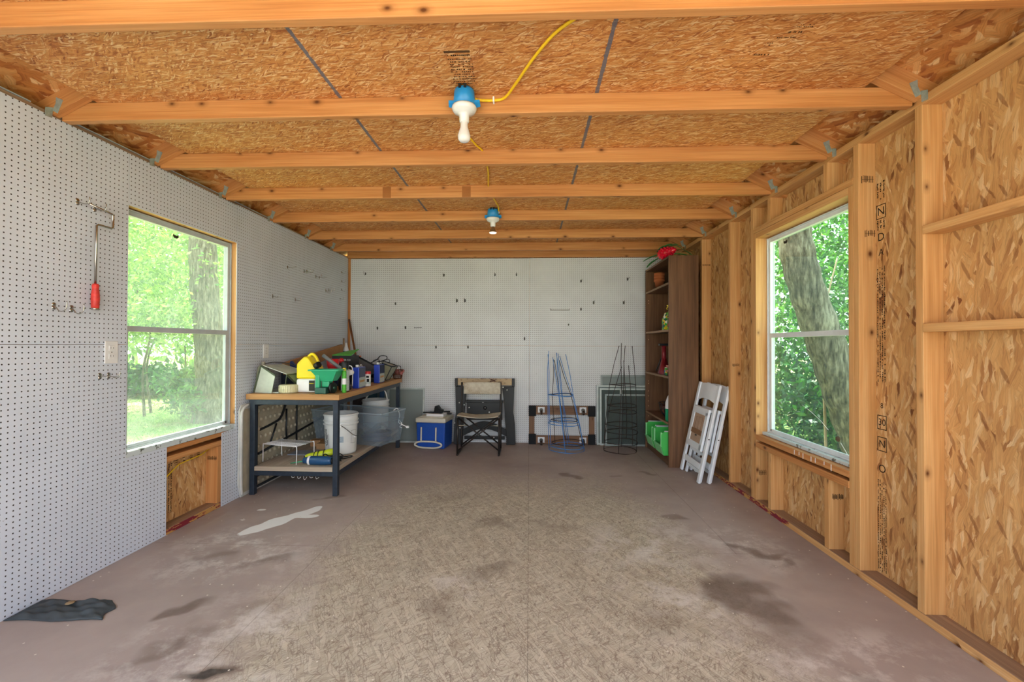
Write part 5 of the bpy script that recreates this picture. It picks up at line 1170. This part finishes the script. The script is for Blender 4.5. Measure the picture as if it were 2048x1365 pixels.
# ------------------------------------------------------------------ lamps and cables overhead
M['box_blue'] = plain('blue electrical box', '#1d86c9', .4, 0, .5, .08); M['porcelain'] = plain('white porcelain', '#d6d5d3', .25, 0, .6, .04)
def glow(name, col, s):
    t = NT(name); t.fin(col, .25); t.b.inputs['Emission Color'].default_value = lin('#fff0d8'); t.b.inputs['Emission Strength'].default_value = s; return t.m
M['bulb_off'] = plain('white frosted bulb', '#d8d6d3', .2, 0, .6, .02); M['flood_glass'] = glow('floodlight face', '#f4f1ea', FLOOD)
def fixture(x, y, label, flood):
    t = thing('ceiling_lamp', (x, y, 2.41), label, 'ceiling lamp', 'ceiling lamps on the joists')
    MB().lathe([(0, 2.408), (.044, 2.408), (.047, 2.40), (.051, 2.332), (0, 2.332)], (x, y, 0), n=22).build('junction_box', M['box_blue'], t)
    m = MB()
    for s in (-1, 1): m.prism([(x + s * .048, y - .012, 2.345), (x + s * .072, y - .008, 2.348), (x + s * .074, y + .012, 2.338), (x + s * .048, y + .012, 2.332)], (0, 0, .012))
    m.build('box_ear', M['box_blue'], t)
    m = MB(); m.box(x - .020, x - .008, y - .052, y - .040, 2.395, 2.412); m.box(x + .004, x + .016, y - .052, y - .040, 2.395, 2.412); m.build('knockout', M['black'], t)
    MB().lathe([(0, 2.331), (.056, 2.331), (.058, 2.322), (.050, 2.308), (.030, 2.298), (.023, 2.292), (.022, 2.262), (.019, 2.258), (0, 2.258)], (x, y, 0), n=28).build('lampholder', M['porcelain'], t)
    m = MB()
    for s in (-1, 1): m.cyl((x + s * .038, y - .012, 2.3105), (x + s * .038, y - .012, 2.305), .005, n=8)
    m.build('screw', M['dark_steel'], t)
    if not flood:
        MB().lathe([(.016, 2.266), (.0165, 2.255), (.018, 2.235), (.025, 2.213), (.0295, 2.196), (.028, 2.181), (.020, 2.171), (.008, 2.1675), (0, 2.167)], (x, y, 0), n=24).build('bulb', M['bulb_off'], t)
    else:
        MB().lathe([(.013, 2.264), (.014, 2.246), (.030, 2.215), (.0315, 2.207)], (x, y, 0), n=24).build('reflector', M['chrome'], t)
        MB().lathe([(.0315, 2.207), (.028, 2.201), (.015, 2.198), (0, 2.1975)], (x, y, 0), n=24).build('bulb_face', M['flood_glass'], t)
    return t
fixture(-.305, 1.995, 'blue-boxed ceiling lamp with round white bulb on the second joist', False)
fixture(-.320, 3.765, 'blue-boxed ceiling lamp with small floodlight bulb farther back', True)
t = thing('power_cable', (-.02, 1.8, 2.39), 'yellow power cable running from the doorway joist to the first ceiling lamp', 'cable')
MB().tube(curve([(.40, 1.50, 2.405), (.255, 1.50, 2.405), (.112, 1.614, 2.408), (.02, 1.76, 2.405), (-.06, 1.92, 2.396), (-.12, 2.025, 2.388), (-.18, 2.038, 2.384), (-.235, 2.03, 2.382), (-.258, 2.01, 2.376)], 5), .0065, 8).build('cable', M['yellow_cable'], t)
MB().box(-.176, -.168, 2.026, 2.0498, 2.372, 2.398).build('staple', M['white_plastic'], t, bevel=.002)
t = thing('power_cable', (-.29, 3.0, 2.41), 'yellow power cable running between the two ceiling lamps', 'cable')
MB().tube(curve([(-.33, 2.03, 2.411), (-.36, 2.15, 2.411), (-.365, 2.35, 2.411), (-.325, 2.53, 2.411), (-.283, 2.66, 2.411), (-.285, 2.95, 2.411), (-.309, 3.228, 2.411), (-.302, 3.40, 2.411), (-.285, 3.55, 2.411), (-.268, 3.70, 2.409), (-.271, 3.745, 2.390)], 5), .0055, 8).build('cable', M['yellow_cable'], t)
MB().box(-.276, -.266, 3.79, 3.8175, 2.385, 2.40).build('staple', M['white_plastic'], t, bevel=.002)

# ------------------------------------------------------------------ things on the pegboard
def outlet(y, z, label, rc):
    t = thing('outlet', (XL, y, z), label, 'outlet', 'outlets in the pegboard wall')
    MB().box(XL + .0005, XL + .006, y - .038, y + .038, z - .062, z + .062).build('cover_plate', M['ivory'], t, bevel=.003)
    for s in (.022, -.022):
        k = MB().box(XL + .0062, XL + .0085, y - .017, y + .017, z + s - .014, z + s + .014).build('socket', M['ivory'], t, bevel=.001)
        m = MB(); m.box(XL + .0086, XL + .0088, y - .008, y - .006, z + s - .003, z + s + .007); m.box(XL + .0086, XL + .0088, y + .006, y + .008, z + s - .003, z + s + .006); m.build('slot', M['ink'], k)
    MB().cyl((XL + .006, y, z), (XL + .0075, y, z), .003, n=8).build('screw', M['dark_steel'], t)
outlet(2.318, 1.180, 'ivory outlet just below the seam of the nearest pegboard sheet', 0)
outlet(3.733, 1.168, 'ivory outlet above the near end of the workbench', 0)
HM = [M['chrome'], M['dark_steel']]
def hook_parts(t, org, d, mat, kind, sc=1.0):
    """d: out of the wall; the hook hangs in the vertical plane of d"""
    o = V(org); up = V((0, 0, 1))
    def P(a, b): return o + d * (a * sc) + up * (b * sc)
    m = MB(); s = d.cross(up)
    m.lathe([(.010 * sc, 0), (.010 * sc, .002), (.006 * sc, .0035), (0, .0035)], P(0, .010), d, 12); m.lathe([(.010 * sc, 0), (.010 * sc, .002), (0, .003)], P(0, -.006), d, 10); m.build('base_clip', mat, t)
    if kind == 'J': pts = [(.002, .006), (.012, -.004), (.026, -.020), (.044, -.024), (.060, -.014), (.067, .006), (.066, .026)]
    elif kind == 'L': pts = [(.002, .004), (.02, -.004), (.045, -.010), (.060, -.006), (.066, .008), (.066, .026)]
    elif kind == 'S': pts = [(.002, .004), (.03, .002), (.07, .000), (.10, .004), (.105, .014)]
    else: pts = [(.002, .004), (.012, .0), (.020, -.006), (.026, .004), (.026, .014)]
    MB().tube(curve([P(*q) for q in pts], 4), .0021 * sc, 7).build('prong', mat, t)
def hooks(items, wall, group, name='pegboard_hook'):
    for it in items:
        u, z, kind, lab = it[:4]; sc = it[4] if len(it) > 4 else 1.0
        org, d = ((XL + .0004, u, z), V((1, 0, 0))) if wall == 'L' else ((u, YB - .0004, z), V((0, -1, 0)))
        t = thing(name, org, lab, 'hook', group); hook_parts(t, org, d, M['chrome'] if wall == 'L' else M['dark_steel'], kind, sc)
hooks(((2.130, 1.953, 'L', 'dull chrome peg hook high on the nearest pegboard, the free one of its pair'), (2.218, 1.945, 'L', 'dull chrome peg hook high on the nearest pegboard, carrying the cranked tool'),
       (2.026, 1.408, 'J', 'curved chrome peg hook low on the nearest pegboard, nearest the doorway'), (2.108, 1.402, 'J', 'curved chrome peg hook low on the nearest pegboard, beside the red tool handle'),
       (2.257, 1.049, 'S', 'short chrome peg hook under the outlet, nearer the doorway', 1.0), (2.306, 1.049, 'L', 'short chrome peg hook under the outlet, nearer the window', 1.0)), 'L', 'chrome peg hooks on the nearest pegboard')
hooks(((4.069, 1.966, 'S', 'long dark peg hook highest above the workbench, nearest the window', .8), (4.374, 1.980, 'L', 'dark curved peg hook high above the workbench, beside its twin', 1.0), (4.430, 1.985, 'L', 'dark curved peg hook high above the workbench, farther of two side by side', 1.0), (4.620, 1.965, 'L', 'dark peg hook high above the middle of the workbench, nearer of a pair', 1.0), (4.70, 1.965, 'S', 'dark long peg hook high above the middle of the workbench', .8),
       (3.83, 1.661, 'L', 'dark peg hook midway up the wall above the near end of the workbench', .9), (4.207, 1.669, 'L', 'dark peg hook midway up the wall above the blue solvent cans', .9), (4.85, 1.840, 'J', 'dark peg hook above the far half of the workbench, lower of two', 1.0), (4.93, 1.856, 'L', 'dark peg hook above the far half of the workbench, upper of two', 1.0),
       (5.264, 2.12, 'J', 'topmost peg hook in the column beside the corner', .7), (5.266, 2.009, 'J', 'second peg hook from the top in the column beside the corner', .7), (5.268, 1.904, 'J', 'third peg hook from the top in the column beside the corner', .7), (5.227, 1.788, 'L', 'lowest peg hook in the column beside the corner', .7)), 'L', 'peg hooks above the workbench')
hooks(((-2.097, 2.134, 'J', 'peg hook highest on the end wall, nearest the workbench corner', .9), (-1.086, 2.112, 'J', 'peg hook high on the end wall above the cool box', .9), (-.437, 2.116, 'J', 'peg hook high on the end wall above the director chair, nearer one of two', .9), (-.165, 2.116, 'J', 'peg hook high on the end wall beside the sheet seam', .9),
       (.645, 2.032, 'S', 'long peg hook high on the end wall above the blue plant cages', 1.0), (1.222, 2.055, 'S', 'long peg hook high on the end wall beside the bookcase', 1.0), (-1.707, 1.75, 'C', 'small dark peg clip midway up the end wall above the bench end', 1.0), (-.918, 1.788, 'J', 'peg hook midway up the end wall, first of two side by side', 1.1), (-.816, 1.788, 'J', 'peg hook midway up the end wall, second of two side by side', 1.1),
       (-1.937, 1.437, 'C', 'small peg clip low on the end wall above the corner of the bench', 1.0), (-1.576, 1.444, 'C', 'small peg clip low on the end wall beside the little peg bar', 1.0), (-1.183, 1.197, 'C', 'small peg clip just under the seam above the cool box', 1.0), (-.775, 1.199, 'C', 'small peg clip just under the seam above the work stand', 1.0), (-.061, 1.308, 'J', 'peg hook just above the seam crossing in the middle of the end wall', .9),
       (.645, 1.68, 'C', 'small peg clip beside the long tool rail', 1.0), (.801, 1.762, 'J', 'peg hook midway up the end wall between the tool rail and the bookcase', 1.0), (1.173, 1.761, 'J', 'peg hook midway up the end wall nearest the bookcase', 1.0), (.49, 1.486, 'C', 'tiny peg clip below the long tool rail', .7)), 'B', 'peg hooks on the end wall')
t = thing('tool_rail', (.38, YB, 1.68), 'thin steel tool rail with small fingers on the end wall', 'rail'); y = YB - .012
m = MB(); m.tube([(.262, y, 1.668), (.498, y, 1.668)], .003, 6); m.tube([(.262, YB - .001, 1.69), (.262, y, 1.668)], .003, 6); m.tube([(.498, YB - .001, 1.69), (.498, y, 1.668)], .003, 6); m.build('bar', M['chrome'], t)
m = MB()
for k in range(9): x = .28 + k * .025; m.tube([(x, y, 1.668), (x, y - .012, 1.668), (x, y - .014, 1.682)], .002, 5)
m.build('finger_pattern', M['chrome'], t)
t = thing('peg_bar', (-1.415, YB, 1.445), 'little dark bar of pegs low on the end wall above the screen', 'rail')
MB().tube([(-1.465, YB - .008, 1.443), (-1.365, YB - .008, 1.446)], .003, 6).build('bar', M['dark_steel'], t); m = MB()
for k in range(3): m.tube([(-1.46 + .045 * k, YB - .0005, 1.45), (-1.46 + .045 * k, YB - .010, 1.445)], .003, 5)
m.build('clip', M['dark_steel'], t)
t = thing('cranked_tool', (XL + .03, 2.20, 1.40), 'cranked steel tool with red handle hanging on the nearest pegboard', 'tool'); x = XL + .042
MB().tube([(x, 2.150, 1.951), (x, 2.272, 1.934), (x, 2.281, 1.926), (x, 2.281, 1.864), (x, 2.272, 1.855), (x, 2.200, 1.856), (x, 2.191, 1.848), (x - .005, 2.193, 1.54)], .0055, 8).build('crank', M['chrome'], t)
MB().lathe([(.010, 0), (.0165, .002), (.0175, .03), (.0185, .055), (.0165, .085), (.014, .105), (.0155, .120), (.012, .130), (0, .131)], (x - .005, 2.194, 1.412), (0, 0, 1), 18).build('handle', plain('worn red handle', '#cf3b33', .45, 0, .4, .35, 40), t)
MB().cyl((x - .005, 2.194, 1.404), (x - .005, 2.194, 1.416), .0165, n=18).build('ferrule', M['chrome'], t)
# black cloth on the floor by the pegboard wall
m = MB(); rr = random.Random(2)
def matp(u, v):
    e0 = V((-2.312, 1.835, 0)).lerp(V((-1.865, 1.86, 0)), u); e1 = V((-2.312, 1.99, 0)).lerp(V((-1.95, 2.00, 0)), u); p = e0.lerp(e1, v)
    edge = min(u, 1 - u, v, 1 - v); p.x += .010 * math.sin(9 * v + 2) * u - .05 * u * abs(v - .6); p.y += .006 * math.sin(9 * u)
    p.z = .004 + (.005 * math.sin(14 * u + 5 * v) + .004 * math.sin(21 * v - 6 * u) + .003 * math.sin(34 * u + 17 * v) + .012) * min(1, edge * 7); return p
m.surf(matp, 40, 22); tag(m.build('rubber_mat', plain('black rubber sheet', '#41474a', .7, 0, .35, .3, 14), at=(-2.1, 1.92, 0), solid=.004), 'crumpled black rubber sheet on the floor against the pegboard wall', 'mat')
tag(MB().lathe([(0, 0), (.02, .003), (.012, .007), (0, .008)], (-2.12, 1.94, .024), n=7).build('dry_leaf', plain('dry leaf', '#8a7455', .8), at=(-2.12, 1.94, .024)), 'dry leaf lying on the black rubber sheet', 'leaf')
# ------------------------------------------------------------------ outdoors
def leaf_mat(name, a, b, c, trans=.45):
    t = NT(name); g = t.n('ShaderNodeNewGeometry'); r = g.outputs['Random Per Island']
    col = t.ramp(r, [(0, a), (.55, b), (1, c)])
    d = t.n('ShaderNodeBsdfDiffuse'); t.link(col, d.inputs[0]); tl = t.n('ShaderNodeBsdfTranslucent'); t.link(t.mix(1.0, col, '#f2ffb0', 'MULTIPLY'), tl.inputs[0])
    gl = t.n('ShaderNodeBsdfGlossy'); gl.inputs['Roughness'].default_value = .45
    m = t.n('ShaderNodeMixShader'); m.inputs[0].default_value = trans; t.link(d.outputs[0], m.inputs[1]); t.link(tl.outputs[0], m.inputs[2])
    m2 = t.n('ShaderNodeMixShader'); m2.inputs[0].default_value = .06; t.link(m.outputs[0], m2.inputs[1]); t.link(gl.outputs[0], m2.inputs[2])
    t.link(m2.outputs[0], t.out.inputs[0]); t.N.remove(t.b); return t.m
M['leaf_bright'] = leaf_mat('sunlit pale leaves', '#557f3f', '#83ad5c', '#bcd78e', .5)
M['leaf_mid'] = leaf_mat('mid green leaves', '#275428', '#3f7838', '#7ab05f', .5)
M['leaf_deep'] = leaf_mat('deep green leaves', '#173b1e', '#27592c', '#4f8a45', .5)
_t = NT('grey tree bark'); _o = _t.obj(); _n = _t.noise(_t.mapping(_o, sc=(26, 26, 5)), 1, 6, .75)[0]; _n2 = _t.noise(_t.mapping(_o, sc=(4, 4, 1.6)), 1, 5, .7)[0]
_c = _t.mix(1.0, _t.ramp(_n, [(.36, '#2f2b24'), (.5, '#6b6558'), (.64, '#9a9485')]), _t.ramp(_n2, [(.32, .5), (.66, 1.15)]), 'MULTIPLY'); _t.bump(_n, .8, .02)
M['bark'] = _t.fin(_c, .9, 0, .2)
M['twig'] = plain('pale twig bark', '#a58f78', .8)
_t = NT('lawn and leaf litter'); _o = _t.obj(); _n = _t.noise(_o, .45, 5, .65)[0]; _n2 = _t.noise(_o, 9, 5, .75)[0]; _n3 = _t.noise(_o, 60, 2, .6)[0]
_c = _t.mix(_t.ramp(_n, [(.42, 0), (.56, 1)]), _t.ramp(_n2, [(.3, '#6f8f4a'), (.6, '#93ad63'), (.8, '#b9c98a')]), _t.ramp(_n2, [(.3, '#8b7a5f'), (.6, '#b5a384'), (.8, '#d8c9ac')]))
M['lawn'] = _t.fin(_t.mix(1.0, _c, _t.ramp(_n3, [(.3, .75), (.7, 1.15)]), 'MULTIPLY'), .9, 0, .1)
M['road'] = plain('pale road surface', '#b9aeb0', .9, 0, .1)
M['gravel'] = plain('pale driveway', '#b8b2a8', .9, 0, .1)

GZ = -.40
g = MB(); g.face([(-60, -40, GZ), (60, -40, GZ), (60, 60, GZ), (-60, 60, GZ)])
tag(g.build('ground', M['lawn']), 'lawn and leaf litter around the shed', 'ground', kind='structure')
g = MB(); g.box(-7, 7, -9, Y0 - .06, GZ - .05, GZ + .02); tag(g.build('driveway', M['gravel']), 'pale driveway in front of the open doorway', 'driveway', kind='structure')
g = MB(); q = [V(p) for p in ((-27, 14, GZ + .01), (-8, 24.5, GZ + .01), (-12, 33, GZ + .01), (-38, 21, GZ + .01))]
g.prism(q, (0, 0, .02)); tag(g.build('road', M['road']), 'pale sunlit road beyond the lawn', 'road', kind='structure')

def leaf_mesh(n, cfn, size, droop=.5, asp=2.4):
    """n small pointed leaves; cfn(n) gives their centres"""
    P = cfn(n); m = len(P)
    a = rng.normal(size=(m, 3)); a[:, 2] -= droop; a /= np.linalg.norm(a, axis=1)[:, None]
    b = rng.normal(size=(m, 3)); b -= a * (a * b).sum(1)[:, None]; b /= np.linalg.norm(b, axis=1)[:, None]
    s = size * rng.uniform(.6, 1.4, m)[:, None]
    q = np.stack([P - a * s, P + b * s / asp, P + a * s, P - b * s / asp], 1).reshape(-1, 3)
    return q, [(4 * i, 4 * i + 1, 4 * i + 2, 4 * i + 3) for i in range(m)]
def ell(c, r, clump=14, cs=.34):
    """leaf centres in clumps spread through an ellipsoid"""
    c, r = np.array(c), np.array(r)
    def fn(n):
        k = rng.normal(size=(clump, 3)); k /= np.linalg.norm(k, axis=1)[:, None]; k *= rng.uniform(.25, 1, (clump, 1)) ** .6
        j = rng.integers(0, clump, n); w = rng.normal(size=(n, 3)) * cs
        return c + (k[j] + w) * r
    return fn
def bush(name, label, cat, clusters, mat, stems, group, size, r0=.03, smat='bark'):
    base = V((clusters[0][0][0], clusters[0][0][1], GZ))
    t = thing(name, base, label, cat, group)
    m = MB()
    for c, r, n, k in clusters:
        v, f = leaf_mesh(n, ell(c, r, k), size); m.raw([V(p) for p in v], f, False)
    m.build('foliage', M[mat], t)
    for s in stems:
        MB().tube(s, [r0 * (1 - .6 * i / max(1, len(s) - 1)) for i in range(len(s))], 8).build('stem', M[smat], t)
# seen through the pegboard-wall window
def trunk(name, loc, pts, radii, label, crown, mat):
    t = thing(name, loc, label, 'tree', None)
    p = curve(pts, 8); n = len(p); rr = [float(np.interp(i / (n - 1), np.linspace(0, 1, len(radii)), radii)) * (1 + .04 * math.sin(i * 1.7)) for i in range(n)]
    MB().tube(p, rr, 16).build('trunk', M['bark'], t)
    m = MB()
    for c, r, k, q in crown:
        v, f = leaf_mesh(k, ell(c, r, q), .09); m.raw([V(x) for x in v], f, False)
    m.build('crown', M[mat], t)
trunk('tree', (-6.75, 9.05, GZ), [(-6.72, 9.0, GZ - .1), (-6.75, 9.0, .3), (-6.82, 9.0, 1.4), (-6.95, 9.0, 2.6), (-7.05, 9.05, 4.2), (-7.2, 9.1, 6.5)], [.40, .30, .27, .26, .25, .22],
      'tall grey tree trunk standing on the lawn outside the pegboard-wall window', [((-7.4, 9.3, 7.0), (2.6, 2.6, 1.4), 2600, 18)], 'leaf_mid')
bush('bush', 'bright sunlit leafy bush hanging over the lawn outside the pegboard-wall window', 'bush',
     [((-8.6, 9.2, 2.55), (1.7, 1.4, 1.15), 11000, 40), ((-9.4, 10.8, 1.95), (1.9, 1.2, .75), 6000, 26), ((-7.5, 8.3, 1.75), (.6, .5, .4), 1500, 12)], 'leaf_bright',
     [curve([(-8.6, 9.4, GZ), (-8.55, 9.3, .6), (-8.4, 9.3, 1.6), (-8.7, 9.2, 2.6)]), curve([(-8.9, 9.9, GZ), (-9.1, 10.0, .7), (-9.2, 10.4, 1.6)]), curve([(-7.9, 9.8, GZ), (-7.8, 9.6, .4), (-7.6, 9.3, 1.2)])], None, .048)
bush('bush', 'tall pale hazy tree crown beyond the road outside the pegboard-wall window', 'tree',
     [((-17, 16, 6), (4.5, 4, 4.5), 5200, 30), ((-13, 18.5, 5.5), (4, 4, 4), 4200, 26), ((-22, 22, 4.0), (6, 6, 4.5), 4200, 26), ((-17, 31, 4), (8, 4, 5), 3600, 26)], 'leaf_bright',
     [curve([(-17.2, 16.4, GZ), (-17, 16.2, 3), (-16.8, 16, 6)])], None, .20, .18)
bush('shrub', 'low dark shrub on the lawn in front of the grey tree trunk', 'shrub',
     [((-7.35, 9.1, .28), (.55, .5, .42), 1300, 14), ((-7.0, 8.6, .05), (.35, .35, .3), 600, 8)], 'leaf_mid', [curve([(-7.3, 9.0, GZ), (-7.35, 9.05, .0), (-7.4, 9.1, .4)]), curve([(-7.1, 8.8, GZ), (-7.0, 8.7, -.1), (-6.95, 8.6, .2)])], None, .06, .015)
bush('shrub', 'band of low dark undergrowth at the far edge of the lawn', 'shrub',
     [((-12.2, 13.2, .02), (1.6, 1.0, .36), 2400, 16), ((-10.2, 13.8, .02), (1.6, 1.0, .36), 2400, 16), ((-14.0, 13.8, .1), (1.6, 1.2, .45), 2000, 16)], 'leaf_deep', [curve([(-12, 13.2, GZ), (-12, 13.2, 0), (-12.1, 13.2, .3)])], None, .10, .02)
# short grass in the strip of lawn one can see
def grass():
    n = 26000; x = rng.uniform(-12.5, -3.2, n); y = rng.uniform(4.5, 13, n)
    keep = (rng.random(n) < .85); x, y = x[keep], y[keep]; n = len(x)
    h = rng.uniform(.02, .055, n); a = rng.uniform(0, 2 * PI, n); w = .006; dx, dy = np.cos(a) * w, np.sin(a) * w; lx, ly = rng.normal(0, .02, n), rng.normal(0, .02, n)
    q = np.stack([np.stack([x - dx, y - dy, np.full(n, GZ)], 1), np.stack([x + dx, y + dy, np.full(n, GZ)], 1), np.stack([x + lx, y + ly, GZ + h], 1)], 1).reshape(-1, 3)
    m = MB(); m.raw([V(p) for p in q], [(3 * i, 3 * i + 1, 3 * i + 2) for i in range(n)], False)
    tag(m.build('grass', M['leaf_bright']), 'short sunlit grass of the lawn outside', 'grass', kind='stuff')
grass()
# seen through the stud-wall window
trunk('tree', (3.85, 5.0, GZ), [(3.95, 5.0, GZ - .1), (3.72, 5.0, .15), (3.50, 5.0, .72), (3.30, 5.0, 1.3), (3.10, 5.0, 1.9), (2.98, 5.0, 2.45), (2.95, 5.05, 3.2), (3.0, 5.1, 5.2)], [.24, .22, .195, .185, .175, .17, .165, .14],
      'leaning grey tree trunk close outside the stud-wall window', [((3.4, 5.6, 6.2), (2.2, 2.2, 1.0), 2200, 16)], 'leaf_mid')
t = thing('sapling', (3.42, 5.2, GZ), 'thin forked pale sapling stem just behind the leaning trunk', 'sapling')
MB().tube(curve([(3.46, 5.2, GZ), (3.43, 5.2, .6), (3.42, 5.2, 1.4), (3.46, 5.2, 1.75), (3.58, 5.2, 2.25)]), [.016] * 20 + [.012] * 11 + [.008] * 10, 6).build('stem', M['twig'], t)
MB().tube(curve([(3.435, 5.2, 1.62), (3.42, 5.2, 1.85), (3.41, 5.2, 2.0)]), .006, 6).build('branch', M['twig'], t)
MB().tube(curve([(3.42, 5.2, 1.3), (3.46, 5.2, 1.5), (3.49, 5.2, 1.62)]), .008, 6).build('branch', M['twig'], t)
for lab, cl, mt, st in (
    ('dense green undergrowth low behind the leaning trunk', [((4.6, 6.6, .3), (1.3, 1.0, .8), 7000, 30), ((5.8, 7.6, .2), (1.3, 1.2, .8), 6000, 26)], 'leaf_deep', [curve([(4.6, 6.6, GZ), (4.6, 6.6, .1), (4.7, 6.6, .6)])]),
    ('young leafy maple beside the leaning trunk, nearest the window glass', [((4.35, 5.35, .55), (.45, .35, .5), 700, 10), ((4.5, 5.6, 1.3), (.5, .4, .3), 420, 8)], 'leaf_mid', [curve([(4.3, 5.4, GZ), (4.35, 5.4, .4), (4.45, 5.5, 1.3)])]),
    ('broad leafy tree crown filling the upper stud-wall window', [((5.2, 8.2, 2.9), (2.0, 1.6, 1.5), 9000, 40), ((7.6, 9.0, 3.2), (2.2, 2.0, 1.8), 8000, 34)], 'leaf_mid', [curve([(5.4, 8.4, GZ), (5.5, 8.4, 1.2), (5.3, 8.3, 3.0)])]),
    ('dark wall of leaves deep in the wood behind the leaning trunk', [((5.2, 11.5, 1.4), (3.0, 1.3, 2.2), 6000, 34), ((9.8, 10.8, 1.6), (3.0, 2.0, 2.4), 6000, 34)], 'leaf_deep', [curve([(5.2, 11.5, GZ), (5.3, 11.5, 1), (5.2, 11.5, 2.5)])]),
    ('far hazy tree tops above the wood behind the leaning trunk', [((8, 17, 6.5), (6, 3, 5), 5200, 30), ((17, 16, 6), (6, 4, 5), 4600, 30)], 'leaf_bright', [curve([(8, 17, GZ), (8, 17, 3), (8, 17, 6)])])):
    bush('tree' if 'crown' in lab or 'tops' in lab or 'wall of' in lab else 'shrub', lab, 'tree' if 'crown' in lab or 'tops' in lab or 'wall of' in lab else 'shrub', cl, mt, st, None, .16 if 'far' in lab else (.085 if 'dark' in lab else .052), .06)

# ------------------------------------------------------------------ light
w = bpy.data.worlds.new('sky'); scn.world = w; w.use_nodes = True; nt = w.node_tree
bg = nt.nodes['Background']
tc = nt.nodes.new('ShaderNodeTexCoord'); sp = nt.nodes.new('ShaderNodeSeparateXYZ'); rp = nt.nodes.new('ShaderNodeValToRGB')
nt.links.new(tc.outputs['Generated'], sp.inputs[0]); nt.links.new(sp.outputs[2], rp.inputs[0])
e = rp.color_ramp.elements; e[0].position = 0.0; e[0].color = (.92, .95, 1.0, 1); e[1].position = .8; e[1].color = (.62, .78, 1.0, 1)
nt.links.new(rp.outputs[0], bg.inputs[0]); bg.inputs[1].default_value = SKY
sun = bpy.data.lights.new('sun', 'SUN'); sun.energy = SUN; sun.angle = math.radians(1.2); sun.color = (1.0, .95, .86)
so = bpy.data.objects.new('sun', sun); COL.objects.link(so)
d = V((.22, -.20, -1.0)); so.rotation_euler = d.to_track_quat('-Z', 'Y').to_euler(); so.location = (-3, 3, 9)
def portal(name, loc, rot, sx, sy):
    l = bpy.data.lights.new(name, 'AREA'); l.shape = 'RECTANGLE'; l.size = sx; l.size_y = sy
    l.cycles.is_portal = True
    o = bpy.data.objects.new(name, l); COL.objects.link(o); o.location = loc; o.rotation_euler = rot
portal('doorway_portal', (CX, Y0 - .02, 1.17), (PI / 2, 0, 0), 4.25, 2.38)
portal('window_portal', (XLO - .02, 2.89, 1.3), (0, -PI / 2, 0), 1.45, .94)
portal('window_portal', (XRO + .06, 2.95, 1.3), (0, PI / 2, 0), 1.5, .97)
scn.view_settings.view_transform = 'Standard'; scn.view_settings.look = 'None'; scn.view_settings.gamma = 1; scn.view_settings.exposure = EXPOSURE; scn.view_settings.use_curve_mapping = False
cy = scn.cycles; cy.use_denoising = True; cy.use_adaptive_sampling = True; cy.adaptive_threshold = .05; cy.max_bounces = 8; cy.diffuse_bounces = 4; cy.transparent_max_bounces = 16; cy.sample_clamp_indirect = 6; cy.caustics_reflective = False; cy.caustics_refractive = False
try: cy.denoiser = 'OPENIMAGEDENOISE'
except Exception: pass
